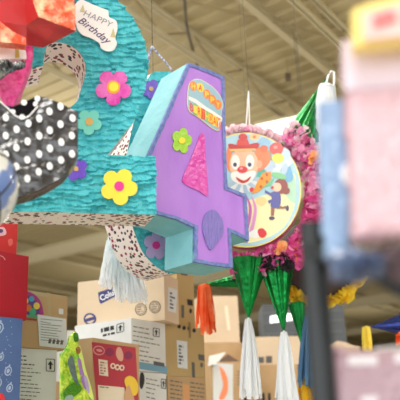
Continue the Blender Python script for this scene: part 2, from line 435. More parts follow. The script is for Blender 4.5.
# birthday cloud
cloud = smooth_px([(74, 8), (80, 3), (88, 6), (95, 9), (103, 12), (107, 14), (108, 20), (115, 24), (116, 33), (114, 40), (115.5, 47), (112, 53), (106, 54), (100, 51), (98, 46), (90, 41), (82, 38), (77, 33), (75, 27), (70, 20)], 4)
mb = MB(); plate(mb, pl2, cloud, .014, .002, white)
g_ink = mat('grey_script_ink', (150, 150, 165), .8); v_ink = mat('violet_script_ink', (92, 76, 120), .8)
text(mb, pl2, 'HAPPY', (82, 18.5), (110, 31), 5.8, .0168, g_ink, shear=.1)
text(mb, pl2, 'Birthday', (76.5, 25), (107, 48), 7, .0168, v_ink, shear=.35, bold=.006)
hat = mat('gold_glitter', (206, 196, 150), .5)
mb.poly(shift(pl2, [(109, 40), (112, 31), (114.5, 41)], .0168), hat); mb.poly(shift(pl2, [(78.5, 15), (82, 7.5), (84, 16)], .0168), hat)
mb.build('birthday_cloud', t2, 'white cloud cutout reading Happy Birthday')
flower(pl2, 112, 90, 18, -54, magen, yellow, t2, off=.015, rc=.26, ring=mat('orange_ring', (240, 170, 60)))
flower(pl2, 88, 124, 13, 20, mint, gold, t2, off=.012, rc=.3)
flower(pl2, 117.5, 188.5, 18.5, -62, yellow, magen_flat, t2, off=.015, rc=.26)
flower(pl2, 75, 171, 12, 40, violet, gold, t2, off=.013, rc=.2)

wire(pl2.hit(80, -24)-pl2.n*.06, t2, .0012)
wire(pl2.hit(10, 30)-pl2.n*.06, t2, .0012)

# ------------------------------------------------------------------ the purple 4
pl4 = Plane(194, 262, 2.1, 43); TH4 = .142
four = [(188, 63), (206, 69), (224, 77), (225, 130), (227, 187), (246, 195), (247.5, 218), (248.5, 241), (230.5, 232.5), (231.5, 250), (232.5, 268), (213, 265.5), (194, 262), (194.5, 228), (176, 219.5), (148, 212), (147, 156), (160, 127)]
t4 = thing('number_pinata', 'purple tissue number 4 piñata with aqua sides and periwinkle edging', 'piñata', pl4.hit(213, 266))
F4 = shift(pl4, four, 0); back4 = [p - pl4.n*TH4 for p in F4]
mb = MB(); mb.poly(F4, purple); mb.poly(list(reversed(back4)), aqua); mb.build('tissue_face', t4)
mb = MB(); mb.band(F4, back4, aqua); mb.build('side_band', t4, 'aqua tissue side')
def inset(poly, d):
    out = []; N = len(poly)
    ar = sum(poly[i][0]*poly[(i+1) % N][1]-poly[(i+1) % N][0]*poly[i][1] for i in range(N)); sg = 1 if ar > 0 else -1
    for i in range(N):
        a, b, c = poly[i-1], poly[i], poly[(i+1) % N]
        e1 = Vector((b[0]-a[0], b[1]-a[1])).normalized(); e2 = Vector((c[0]-b[0], c[1]-b[1])).normalized()
        n1 = Vector((-e1.y, e1.x))*sg; n2 = Vector((-e2.y, e2.x))*sg; m = (n1+n2); m = m/max(.3, m.length_squared)*2
        out.append((b[0]+m.x*d, b[1]+m.y*d))
    return out
dense = []
for i in range(len(four)):
    a, b = four[i], four[(i+1) % len(four)]; n = max(1, int(math.hypot(b[0]-a[0], b[1]-a[1])/4))
    dense += [(a[0]+(b[0]-a[0])*j/n, a[1]+(b[1]-a[1])*j/n) for j in range(n)]
inn = inset(four, 3.2); dinn = []
for i in range(len(four)):
    a, b = inn[i], inn[(i+1) % len(four)]; A_, B_ = four[i], four[(i+1) % len(four)]; n = max(1, int(math.hypot(B_[0]-A_[0], B_[1]-A_[1])/4))
    dinn += [(a[0]+(b[0]-a[0])*j/n+random.uniform(-.5, .5), a[1]+(b[1]-a[1])*j/n+random.uniform(-.5, .5)) for j in range(n)]
mb = MB(); mb.band(shift(pl4, dense, .003), shift(pl4, dinn, .003), peri); mb.band(shift(pl4, dense, .003), [p-pl4.n*.008 for p in shift(pl4, dense, 0)], peri)
mb.build('edge_trim', t4, 'periwinkle crepe edging')
# birthday sign on the 4
sign = smooth_px([(187, 92), (188.5, 84), (193, 80), (199, 79.5), (206, 83), (214, 89), (220, 97), (222.5, 105), (221, 112), (220, 124), (218, 131), (212, 129), (203, 122), (195, 116), (189, 112), (186.5, 104)], 4)
s_bg = mat('sign_blue', (150, 190, 210), .4); s_or = mat('sign_orange', (250, 130, 40), .4); s_red = mat('sign_red', (232, 60, 40), .4); s_y = mat('sign_yellow', (252, 214, 60), .4); s_g = mat('sign_green', (120, 190, 120), .4)
rim = mat('cream_rim', (246, 236, 190), .5)
mb = MB(); plate(mb, pl4, sign, .002, .0015, rim); mb.poly(shift(pl4, inset(sign, .6), .0042), s_bg)
fr = [(187.6, 96.5), (195, 99.5), (205, 107), (213, 112), (221.5, 118), (221, 122.5), (212, 117), (204, 111.5), (195, 104), (187.6, 100)]
mb.poly(shift(pl4, fr, .0046), white)
lp_ = [('H', 192.5, 86), ('A', 199.5, 87.5), ('P', 206, 94), ('P', 211.5, 99.5), ('Y', 217, 104.5)]
for ch, x, y in lp_:
    mb.poly(shift(pl4, ell(x, y+.5, 3.5, 5.0, 14, -15), .0048), s_or if ch != 'A' else s_y)
    text(mb, pl4, ch, (x-2, y+2.6), (x+1.8, y+4.2), 5.2, .0052, s_y if ch != 'A' else s_red, bold=.03, up=(0, -1))
cs = [s_or, s_g, s_y, s_red, s_g, s_or, s_y, s_or]
for i, ch in enumerate('BIRTHDAY'):
    x = 188.8+i*3.85; y = 102.5+i*2.25; w = 3.75
    if i: mb.poly(shift(pl4, [(x-.2, y-1.2), (x+w, y+1), (x+w, y+11.5), (x-.2, y+9.5)], .0048), cs[i])
    text(mb, pl4, ch, (x+.3, y+8), (x+w-.4, y+10.2), 7.6, .0052, [s_red, s_y, s_red, s_or, s_y, s_y, s_red, white][i], bold=.02, up=(0, -1))
mb.build('birthday_sign', t4, 'small colourful sign reading HAPPY BIRTHDAY')
flower(pl4, 181, 141, 12, -75, lime, yellow, t4, off=.002, rc=.27, asp=.85, sy=1.08)
mb = MB(); plate(mb, pl4, smooth_px([(199.5, 135), (203.5, 134.5), (204.5, 150), (206.5, 180), (207, 196), (198, 191), (187, 186), (181.5, 180), (188, 164), (195, 147)], 3), .002, .002, magen)
mb.build('party_hat_cutout', t4, 'magenta foil party hat shape')
mb = MB(); plate(mb, pl4, smooth_px([(211, 210), (217, 213), (222, 222), (222, 234), (216, 243), (209.5, 250), (204.5, 240), (201.5, 227), (204, 215)], 4), .002, .0025, mat('periwinkle_foil', (136, 122, 206), .4, bump=1, bscale=60, stretch=(2, 2, .5)))
mb.build('balloon_cutout', t4, 'violet balloon shape')
# strings: wire down to a knotted ribbon bridle
kn = pl4.hit(165.5, 38) - pl4.n*.07
wire(kn, t4, .0012)
rib = mat('lilac_ribbon', (118, 128, 172), .5, bump=.5, bscale=100, rgb2=(206, 206, 226), vscale=110, contrast=(.45,.55))
mb = MB()
for e, r_ in (((158.5, 76), .0042), ((178, 67.5), .0032), ((166, 73), .0022)):
    b_ = pl4.hit(*e) - pl4.n*(.12 if e[0] < 170 else .03); pts = [kn.lerp(b_, j/8)+Vector((random.uniform(-1, 1), 0, random.uniform(-1, 1)))*.0025*(0 < j < 8) for j in range(9)]
    mb.tube(pts, r_, rib, 6)
mb.build('ribbon_bridle', t4)

# ------------------------------------------------------------------ the turquoise 0 hidden behind
pl0 = Plane(140, 230, 2.26, 43); TH0 = .14
zero = smooth_px([(150, 75), (141, 97), (133, 125), (127, 155), (125.5, 185), (128, 210), (133, 228), (142, 251), (153, 264), (166, 272), (178, 272), (186, 258), (190, 225), (192, 190), (192, 150), (188, 110), (182, 84), (172, 73), (161, 72)], 5)
t0 = thing('number_pinata', 'turquoise number piñata with confetti sides, mostly hidden behind the purple 4', 'piñata', pl0.hit(175, 270))
F0 = shift(pl0, zero, 0); B0 = [p-pl0.n*TH0 for p in F0]
mb = MB(); mb.poly(F0, turq_in); mb.poly(list(reversed(B0)), turq_in); crepe(mb, pl0, zero, turq, row=8, amp=.006, step=1.4); mb.build('crepe_face', t0)
mb = MB(); mb.band(F0, B0, conf); mb.build('side_band', t0, 'pale confetti-dotted paper band')
flower(pl0, 149, 90, 10, 10, violet, gold, t0, off=.009)
flower(pl0, 154, 246, 15, 60, lilac, magen_flat, t0, off=.009, rc=.26, asp=.8)
wire(pl0.hit(165, 76)-pl0.n*.07, t0)
mb = MB(); rn = random.Random(8)
for k_ in range(130):
    f_ = rn.random(); xb = 99+48*f_; yb = (283+4*min(1, f_*3)) if xb < 116 else 300; yb += rn.uniform(-5, 4)
    xt = 108+24*f_+rn.uniform(-2, 2); yt = 242+rn.uniform(-4, 8); dd_ = 2.46+rn.uniform(-.03, .03); wv = rn.uniform(1.2, 2.6)
    A = []; B = []
    for q_ in range(7):
        t_ = q_/6; x = xt+(xb-xt)*t_**.8+.8*math.sin(t_*5+k_); y = yt+(yb-yt)*t_; A.append(P(x-wv/2, y, dd_)); B.append(P(x+wv/2, y, dd_+rn.uniform(-.012, .012)))
    mb.band(A, B, tissue, closed=False)
mb.tube([P(108, 240, 2.46), P(132, 240, 2.46)], .012, tissue); mb.build('tassel', t0, 'white tissue tassel')

# ------------------------------------------------------------------ polka-dot piñata, lower left
plp = Plane(40, 140, 1.30, 12); THP = .035
pol = smooth_px([(-40, 92), (-12, 96), (2, 104), (12, 114), (22, 121), (32, 115), (41, 99), (50, 100), (62, 105), (76, 112)], 4, False) + smooth_px([(77.5, 113), (77.5, 140), (77, 158), (66, 174), (51, 184), (35, 192), (18, 197), (-10, 199), (-40, 196)], 4, False)
tp = thing('polka_dot_pinata', 'black foil piñata with white polka dots above the striped balloon', 'piñata', plp.hit(20, 196))
mb = MB(); FP = shift(plp, pol, .004); BP = [p-plp.n*THP + Vector((0, 0, 0)) for p in FP]
mb.prism(FP, BP, blackfoil, blackfoil); crepe(mb, plp, pol, blackfoil, row=30, amp=.002, step=2)
for i in range(-8, 9):
    for j in range(-8, 10):
        x, y = 39+11*i+11*j*1.0, 119.6-6*i+12*j
        if inside(x, y, pol) and edist(x, y, pol) > 1.5: mb.poly(shift(plp, ell(x+random.uniform(-.6, .6), y+random.uniform(-.6, .6), 3.0, 3.9, 14, -12), .0085), dotw)
strokes(mb, plp, [(0, 103), (8, 110), (15, 117), (22, 121), (29, 118), (38, 108)], 1.2, .0088, dotw); mb.build('foil_body', tp)
ins = [(4, 104), (12, 106.5), (26, 101), (37, 95.5), (43, 97), (42, 108), (30, 122), (22, 124), (10, 116)]
mb = MB(); A = [p-plp.n*.001 for p in shift(plp, ins, 0)]; mb.prism(A, [p-plp.n*.05 for p in A], darkfoil)
for x, y in ((12.5, 112), (24, 102.5), (36, 104), (22, 117), (37.5, 98.5)): mb.poly(shift(plp, ell(x, y, 3.0, 2.8, 12), 0), dotw)
mb.build('foil_back_panel', tp, 'dark dotted inner panel seen in the notch')
wire(plp.hit(-12, 98)-plp.n*.03, tp)
# brass/silver edging
mb = MB(); eb = smooth_px([(77, 159), (66, 175), (51, 185), (35, 193), (18, 198), (-10, 200)], 4, False)
mb.band(shift(plp, eb, .005), [p-plp.n*.03 for p in shift(plp, [(x-2, y+2) for x, y in eb], 0)], mat('bronze_foil', (120, 104, 92), .3, metal=.6, bump=1, bscale=60, rgb2=(60, 50, 46)), closed=False)
mb.build('foil_hem', tp, 'crumpled bronze foil hem')

# ------------------------------------------------------------------ magenta piñata with silver and white bands
plm = Plane(20, 70, 1.47, 15)
tm = thing('foil_pinata', 'magenta crinkled piñata with white and silver bands above the polka dots', 'piñata', plm.hit(12, 107))
mg = [(-30, 66), (0, 68), (22, 64), (26, 46), (33.5, 47), (32, 60), (27, 74), (20, 92), (12, 107.5), (6, 100), (-2, 84), (-30, 78)]
mb = MB(); wp = plm.hit(-5, 50)-plm.n*.10; wire(wp, tm)
mb = MB(); mb.tube([plm.hit(-5, 50)-plm.n*.04, wp], .002, wire_m); mb.build('wire_hook', tm)
mb = MB(); F = shift(plm, mg, 0); mb.prism(F, [p-plm.n*.05 for p in F], pinkcr); crepe(mb, plm, mg, pinkcr, row=7, amp=.004, step=1.4); mb.build('crinkled_point', tm)
mb = MB(); F = shift(plm, [(-30, 38), (0, 40), (25, 43), (26.5, 60), (12, 60), (0, 62), (-30, 62)], .006); mb.prism(F, [p-plm.n*.05 for p in F], white); mb.poly(shift(plm, [(15, 48), (18.5, 47), (19.5, 59), (15, 60)], .0075), mat('olive_gold', (190, 176, 90)))
mb.build('white_band', tm, 'white paper band')
mb = MB(); pillow(mb, Plane(10, 66, 1.41, 15), smooth_px([(-20, 60), (0, 60), (14, 62), (24, 61), (25, 67), (10, 72), (2, 78), (-20, 82)], 3), .03, silver, step=1.2, crumple=.6, edge=5); mb.build('silver_foil_band', tm, 'crumpled silver foil')
# red and orange faceted piñata
tr = thing('foil_pinata', 'red faceted piñata with crinkled orange foil face at the top left corner', 'piñata', P(45, 40, 1.45))
plr = Plane(76, 31, 1.36, 15)
o1 = [(38.5, 17), (57, 24), (76, 31), (75, 10), (73, -20), (70, -60), (20, -60), (26, -20), (32.5, 0)]
F = shift(plr, o1, 0); mb = MB(); mb.poly(F, orange); crepe(mb, plr, o1, orange, row=16, amp=.004, step=1.5, slope=.5); mb.build('foil_face', tr, 'crinkled orange foil face')
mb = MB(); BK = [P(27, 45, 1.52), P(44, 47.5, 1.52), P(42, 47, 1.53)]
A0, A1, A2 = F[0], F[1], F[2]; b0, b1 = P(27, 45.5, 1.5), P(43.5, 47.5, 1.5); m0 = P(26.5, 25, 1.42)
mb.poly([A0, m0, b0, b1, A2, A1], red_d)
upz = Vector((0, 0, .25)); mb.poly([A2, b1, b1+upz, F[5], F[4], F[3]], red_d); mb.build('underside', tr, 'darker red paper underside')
mb = MB(); c0, c1 = P(0, 22, 1.46), P(-40, 8, 1.44)
mb.poly([A0, F[8], F[7], F[6], P(-60, -60, 1.4), c1, c0, b0, m0], red_s)
mb.poly([b0, c0, c1, P(-60, -60, 1.55), P(20, -60, 1.55), b1+upz, b1], red_s); mb.build('satin_side', tr, 'smooth glossy red side')
plo = Plane(12, 34, 1.40, 15); og = [(-30, 6), (0, 21), (12, 31), (26, 38), (26, 45), (12, 43), (0, 42), (-30, 40)]
mb = MB(); F_ = [p-plo.n*.0 for p in shift(plo, og, 0)]; mb.prism(F_, [p-plo.n*.025 for p in F_], orange); mb.build('foil_fringe', tr, 'orange crinkled foil strip')
wire(P(40, -40, 1.43), tr)

# ------------------------------------------------------------------ balloon at the left edge
bc = P(-34, 187, 1.14); br = 54*1.14/FPX*1.0
t = thing('foil_balloon', 'round white balloon with blue patches and dark seams at the left edge', 'balloon', bc-Vector((0, 0, br)))
bw = mat('balloon_white', (232, 234, 232), .15, rgb2=(120, 146, 206), vscale=11, contrast=(.50, .53)); bl = mat('balloon_seam', (52, 62, 82), .3)
mb = MB(); vs = []; n1, n2 = 24, 40
for i in range(n1+1):
    for j in range(n2):
        a, b_ = PI*i/n1, 2*PI*j/n2; vs.append(bc+Vector((math.sin(a)*math.cos(b_), math.sin(a)*math.sin(b_), math.cos(a)))*br)
mb.mesh(vs, [(i*n2+j, i*n2+(j+1) % n2, (i+1)*n2+(j+1) % n2, (i+1)*n2+j) for i in range(n1) for j in range(n2)], bw); mb.build('balloon_skin', t, smooth=True)
mb = MB()
for ax in (Vector((.75, .45, .35)), Vector((.3, .75, -.55)), Vector((.55, -.2, -.8))):
    ax.normalize(); x = ax.cross(Vector((0, 0, 1))).normalized(); y = ax.cross(x); off = .28 if ax.z > 0 else .1
    rr = math.sqrt(1-off*off); mb.tube([bc+(ax*off+x*rr*math.cos(a)+y*rr*math.sin(a))*br for a in [2*PI*k_/48 for k_ in range(49)]], .0019, bl, 6)
mb.build('seam', t, 'dark curved seam lines'); wire(bc+Vector((0, 0, br)), t, .0008)

# ------------------------------------------------------------------ the clown piñata
plc = Plane(246, 190, 2.70, -12)
tc = thing('clown_pinata', 'round piñata with printed clown and pink tissue ruffle', 'piñata', plc.hit(246, 262))
disc = ell(246, 190, 55.5, 57.5, 60)
mb = MB(); ybord = mat('yellow_border', (246, 232, 130), .3); F = shift(plc, disc, 0); mb.prism(F, [p-plc.n*.006 for p in F], ybord, pink1)
F = [p-plc.n*.006 for p in shift(plc, ell(245, 190, 53, 55, 60), 0)]; mb.prism(F, [p-plc.n*.09 for p in F], pink1, pink2)
SP = lambda rgb, n=[0]: mat('print_%d_%d_%d' % rgb, rgb, .3)
def art(px, rgb, ly): mb.poly(shift(plc, px, .0008*ly), SP(rgb))
art(ell(246, 190, 54.2, 56.2, 60), (176, 216, 234), 1)
art(smooth_px([(246, 243.5), (272, 236), (288, 222), (295.5, 200), (295, 175), (287, 173), (284, 186), (262, 196), (248, 200), (222, 200), (222, 240)], 3), (250, 240, 186), 1.4)
art(smooth_px([(290, 165), (296, 185), (295, 203), (286, 196), (282, 180), (284, 168)], 3), (184, 224, 196), 1.6)
art(smooth_px([(285, 158), (291, 168), (293, 180), (285, 182), (281, 170)], 3), (120, 184, 228), 1.8)
# balloons and wrapped flowers
art(ell(264, 144, 6.5, 6.5), (150, 196, 228), 2); art(ell(254.5, 137, 5, 3.5), (246, 200, 150), 2); art(ell(254.5, 137, 1.8, 1.6), (240, 130, 60), 2.4)
art(smooth_px([(268, 150), (272, 160), (266, 175), (260, 184), (256, 178), (262, 165)], 3), (76, 184, 168), 2)
art(ell(276.5, 149, 7, 6.4), (226, 84, 84), 3); art(ell(275.5, 147.5, 2, 1.6), (244, 160, 150), 3.4)
art(smooth_px([(284, 148), (290, 152), (290, 162), (284, 166), (281, 156)], 3), (196, 220, 236), 3)
for x, y, a in ((270, 170, 30), (277, 172, 70), (284, 170, 110), (272, 164, 10), (287, 164, 140), (279, 166, 90)): art(ell(x, y, 7, 3.4, 14, a), (218, 232, 244) if int(x) % 2 else (190, 212, 236), 3.2+.1*(x % 5))
art(ell(278, 158.5, 6, 5), (232, 226, 96), 4)
art([(256, 190), (268, 183), (275, 178), (271, 186)], (120, 200, 150), 3.9)
# clown head
art(smooth_px([(256, 149), (263, 148), (270, 153), (270, 162), (264, 169), (258, 171), (254, 160)], 3), (242, 132, 86), 4)
art(smooth_px([(227, 150), (231, 148), (232, 170), (227, 168)], 3), (242, 132, 86), 4)
art(ell(244, 165, 14.5, 17, 28), (250, 190, 158), 4.5); art(ell(259.5, 164.5, 3, 4, 14), (248, 170, 140), 4.6)
for x in (235.5, 250): art(ell(x, 162.5, 4.4, 7.5), (252, 244, 240), 5); art(ell(x-.3, 165, 1.9, 2.2, 12), (44, 60, 92), 5.4)
art(smooth_px([(231, 174), (236, 171.5), (244, 173), (252, 171), (256, 173), (253, 180), (246, 185), (238, 184), (232, 180)], 3), (250, 244, 244), 5)
art(smooth_px([(236, 177), (244, 181), (251, 176.5), (249, 181), (244, 183.5), (239, 182)], 3), (206, 60, 60), 5.4)
art(ell(242.5, 170, 5.2, 3.6), (226, 64, 74), 5.8); art(ell(241.5, 168.8, 1.5, 1), (250, 170, 170), 6.1)
art(smooth_px([(229, 144), (243, 146), (258, 143), (257, 149), (243, 151.5), (231, 150)], 3), (196, 40, 48), 6)
art([(236.5, 146), (238, 140), (248, 140), (250, 146)], (214, 66, 60), 6.2); art(ell(243, 137.5, 4.4, 3.6), (206, 56, 56), 6.4)
art([(230, 149.5), (256, 149), (256, 151), (230, 151.5)], (240, 196, 120), 6.3)
art(ell(264, 149, 4, 3.6), (238, 110, 70), 4.2)
# pleated collar and stripes of the costume
for i in range(9):
    a = R(150-i*18); x, y = 243, 178
    art([(x+4*math.cos(a), y+5*math.sin(a)), (x+16*math.cos(a-.16), y+15*math.sin(a-.16)), (x+17.5*math.cos(a), y+16*math.sin(a)), (x+16*math.cos(a+.16), y+15*math.sin(a+.16))], (236, 240, 248) if i % 2 else (184, 204, 226), 4.1+.05*(i % 2))
art([(226, 190), (246, 194), (248, 243), (226, 242)], (176, 150, 214), 2.5); art([(240, 194), (246, 195), (248, 243), (242, 243)], (134, 150, 206), 2.7)
for o_ in (0, 5): art(smooth_px([(246+o_, 196), (249+o_, 200), (252+o_, 210), (249+o_, 228), (246+o_, 237), (244+o_, 234), (247+o_, 222), (249+o_, 208)], 3), (206, 110, 190) if o_ == 0 else (226, 150, 210), 3)
art(smooth_px([(250, 232), (258, 229), (262, 233), (258, 238), (248, 237)], 3), (244, 244, 244), 3.2); art(smooth_px([(258, 230), (263, 228.5), (267, 234), (263, 238), (259, 236)], 3), (222, 50, 60), 3.4)
art(ell(252, 190, 2.4, 2.4), (226, 70, 80), 4.6)
# striped hat and little figure
art([(252, 194), (258, 181), (263, 173), (271, 172), (271, 180), (265, 186), (259, 192)], (248, 158, 50), 5)
for x, y in ((262, 179), (267, 175), (261, 187), (267, 182)): art(ell(x, y, 1.5, 1.7, 10), (204, 88, 30), 5.4)
art(ell(281, 186.5, 7, 7.5), (152, 74, 66), 5); art(ell(286, 191, 4, 3.6), (152, 74, 66), 5.2); art(ell(277, 187.5, 4.6, 4.6), (246, 206, 178), 5.6); art(ell(272.5, 188, 1.6, 1.6, 10), (214, 70, 60), 6); art(ell(279, 176, 8, 3, 16, 15), (132, 206, 146), 5.3)
art(smooth_px([(271, 193), (279, 192), (281, 200), (279, 208), (271, 207), (272, 199)], 3), (92, 92, 166), 5.4); art([(265, 190), (272, 194), (272, 197), (265, 193)], (92, 92, 166), 5.3); art([(268, 201), (273, 199), (273, 202), (269, 204)], (92, 92, 166), 5.3)
art([(271, 206), (275, 207), (274, 216), (271, 216)], (158, 104, 82), 5.2); art([(276, 205), (283, 207), (286, 206), (287, 209), (277, 209)], (158, 104, 82), 5.2)
art(ell(272, 218.5, 3, 1.8, 10), (78, 70, 110), 5.4); art(ell(287.5, 208.5, 1.6, 3, 10), (78, 70, 110), 5.4)
art(smooth_px([(256, 199), (263, 197), (267, 201), (263, 206), (257, 204)], 3), (248, 214, 150), 3)
mb.build('printed_disc', tc, 'printed clown picture with balloons')
# ruffle
ctr = plc.hit(245, 190); anch = []
rnd = random.Random(3)
Rx = (plc.hit(299, 190)-ctr); Ry = (plc.hit(245, 132.5)-ctr)
for k_ in range(3400):
    a = rnd.uniform(0, 2*PI); f_ = rnd.uniform(.98, 1.30 if math.cos(a) > -.2 else 1.12)
    if math.sin(a) > .8: f_ = rnd.uniform(.96, 1.02)
    o_ = (Rx*math.cos(a)+Ry*math.sin(a)); f_ = f_*(1.13 if math.cos(a) > .6 else 1)*rnd.uniform(.97, 1.03); f_ = max(f_, .99) + .03; dn = rnd.uniform(.004, .035) if rnd.random() < .45 else rnd.uniform(.03, .10)
    if math.cos(a) > 0: f_ -= dn*.9
    p = ctr + o_*f_ - plc.n*dn
    anch.append((p, (o_.normalized()+plc.n*.12).normalized()))
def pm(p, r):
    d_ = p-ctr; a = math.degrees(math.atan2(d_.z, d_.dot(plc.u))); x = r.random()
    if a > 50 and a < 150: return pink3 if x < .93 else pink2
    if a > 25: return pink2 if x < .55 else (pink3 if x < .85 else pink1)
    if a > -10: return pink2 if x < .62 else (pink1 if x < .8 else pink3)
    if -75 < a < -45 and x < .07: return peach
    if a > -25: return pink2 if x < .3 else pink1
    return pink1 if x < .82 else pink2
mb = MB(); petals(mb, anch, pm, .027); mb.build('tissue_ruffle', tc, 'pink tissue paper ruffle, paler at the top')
for fx, fy, q_ in ((313, 161, 9), (281, 250, 8)):
    mb = MB(); petals(mb, [(plc.hit(fx, fy, .03), plc.n)]*q_, lambda p, r: peach, .028, 5); mb.build('tissue_flower', tc, 'peach tissue flower in the ruffle')
# foil cones and their tassels
D_ = 2.735
c_apex = P(248.5, 319, D_); cone(P(248.5, 260, D_), c_apex, .074, tc, green, label='green foil cone')
tassel('t', c_apex, P(251, 397, D_), tc, tissue, .045, n=90, w=.010, label='white tissue tassel', rtop=.010)
c_apex = P(284, 332, D_+.02); cone(P(275.5, 264, D_+.02), c_apex, .068, tc, green, label='green foil cone')
tassel('t', c_apex, P(288, 406, D_+.02), tc, tissue, .046, n=90, w=.010, label='white tissue tassel', rtop=.010)
c_apex = P(326, 78, D_+.06); cone(P(302, 146, D_), c_apex, .088, tc, green, label='green foil cone pointing up')
tassel('t', P(327, 86, D_-.02), P(325, 170, D_-.03), tc, tissue, .062, n=170, w=.016, rtop=.034, label='white tissue tassel')
mb = MB(); lo = [P(x, y, D_) for x, y in ((325, 88), (328, 76), (331, 71), (334, 72), (334, 84), (332, 90))]; mb.tube(lo, .0045, tissue); mb.build('hanging_loop', tc, 'white loop')
mb = MB(); rn = random.Random(12)
petals(mb, [(P(rn.uniform(262, 290), rn.uniform(256, 268), 2.70), Vector((rn.uniform(-.6, .6), -.1, -.5))) for _ in range(110)], lambda p, r: black_t, .026, 12)
mb.build('black_tissue_fringe', tc, 'black tissue fringe')
ct = plc.hit(246.5, 128)-plc.n*.03; tp_ = plc.hit(247.5, 88)-plc.n*.03
mb = MB()
for dx in (-.008, .009): mb.tube([tp_, tp_.lerp(ct, .5)+Vector((dx*.5, 0, 0)), ct+Vector((dx, 0, 0))], .0028, white, 6)
mb.build('ribbon_loop', tc, 'white ribbon loop'); wire(tp_, tc)

# ------------------------------------------------------------------ black piñata behind, yellow fringe
def ball(mb, c, r, m, n1=16, n2=28):
    vs = [c+Vector((math.sin(PI*i/n1)*math.cos(2*PI*j/n2), math.sin(PI*i/n1)*math.sin(2*PI*j/n2), math.cos(PI*i/n1)))*r for i in range(n1+1) for j in range(n2)]
    mb.mesh(vs, [(i*n2+j, i*n2+(j+1) % n2, (i+1)*n2+(j+1) % n2, (i+1)*n2+j) for i in range(n1) for j in range(n2)], m)
bcn = P(317, 260, 3.1); rb = 41*3.1/FPX
tb = thing('star_pinata', 'dark brown piñata with yellow fringe behind the clown and the rack post', 'piñata', bcn-Vector((0, 0, rb)))
mb = MB(); ball(mb, bcn, rb, maroon); mb.build('ball_body', tb, smooth=True)
def fringe_ring(c, r, a0, a1, n, m_of, size, name, label, seed, zr=1.0, dpt=.05):
    an = []; rn = random.Random(seed)
    for k_ in range(n):
        a = R(rn.uniform(a0, a1)); d_ = Vector((math.cos(a), 0, math.sin(a)*zr)); an.append((c+d_*r*rn.uniform(.86, 1.02)+Vector((0, -rn.uniform(0, dpt), 0)), (d_+Vector((0, -.3, -.2))).normalized()))
    m_ = MB(); petals(m_, an, m_of, size, seed); m_.build(name, tb, label)
fringe_ring(bcn, rb*1.02, -160, -10, 150, lambda p, r: ytis if r.random() < .8 else amber_t, .042, 'tissue_fringe', 'yellow tissue fringe', 11)
wire(bcn+Vector((0, 0, rb)), tb)
ca = P(304, 352, 3.0); cone(P(297, 305, 3.05), ca, .036, tb, green, label='green foil cone'); tassel('t', ca, P(308, 404, 3.0), tb, amber_t, .045, n=60, w=.01, label='amber tissue tassel')
tassel('t', P(310, 316, 2.95), P(309, 386, 2.95), tb, blue_t, .05, n=60, w=.012, label='blue tissue tassel', rtop=.02)
# star piñata with orange tassel, mostly hidden
sb = P(256, 272, 2.95)
ts = thing('star_pinata', 'green foil piñata cone ending in an orange tassel, below the purple 4', 'piñata', sb-Vector((0, 0, .05)))
mb = MB(); ball(mb, sb, .045, green); mb.build('ball_body', ts, smooth=True)
ca = P(199, 285.5, 2.9); cone(P(246, 280, 2.92), ca, .03, ts, green, folds=5); tassel('t', P(205, 285, 2.9), P(207, 331, 2.9), ts, orange_t, .045, n=40, w=.014, rtop=.026, label='orange tissue tassel', ragged=.3)
wire(sb+Vector((0, 0, .04)), ts, .0005)
# navy one at the right edge
nb = P(412, 323, 3.2)
tn = thing('star_pinata', 'navy foil piñata cone with yellow tassel at the right edge', 'piñata', nb-Vector((0, 0, .08)))
navyf = mat('navy_foil', (40, 54, 120), .25, metal=.7, bump=.4, bscale=30)
mb = MB(); ball(mb, nb, .07, navyf); mb.build('ball_body', tn, smooth=True)
ca = P(371, 327, 3.15); cone(P(404, 324, 3.18), ca, .045, tn, navyf, folds=5); tassel('t', P(366.5, 327, 3.14), P(368, 352, 3.14), tn, yellow_t, .025, n=34, w=.012, rtop=.018, label='yellow tissue tassel')
tassel('t', P(400, 333, 3.1), P(402, 345, 3.1), tn, orange_t, .03, n=16, w=.014, rtop=.02, label='orange tissue tassel'); wire(nb+Vector((0, 0, .06)), tn)

# ------------------------------------------------------------------ shelf units
steelg = mat('grey_shelf_steel', (128, 130, 130), .5)
SH = 1.56
def shelf(name, label, c, ang, ln, dp):
    Mx = Matrix.Translation(Vector((c[0], c[1], 0))) @ Matrix.Rotation(R(ang), 4, 'Z')
    t = thing(name, label, 'shelf', None, mtx=Mx)
    for z in (SH, 1.05, .55, .12):
        m_ = MB(); m_.box(Mx, (-ln/2, -dp/2, z-.04), (ln/2, dp/2, z), steelg); m_.build('shelf_board', t)
    for x in (-ln/2+.03, 0, ln/2-.03):
        for y in (-dp/2+.03, dp/2-.03):
            m_ = MB(); m_.box(Mx, (x-.02, y-.02, 0), (x+.02, y+.02, SH-.042), steelg); m_.build('upright', t)
    return t
shelf('store_shelf', 'grey steel shelf unit carrying the near stacks of boxes', (-.78, 2.78), 62, 2.6, .95)
shelf('store_shelf', 'grey steel shelf unit carrying the far open boxes', (1.2, 5.45), 20, 3.2, 1.0)

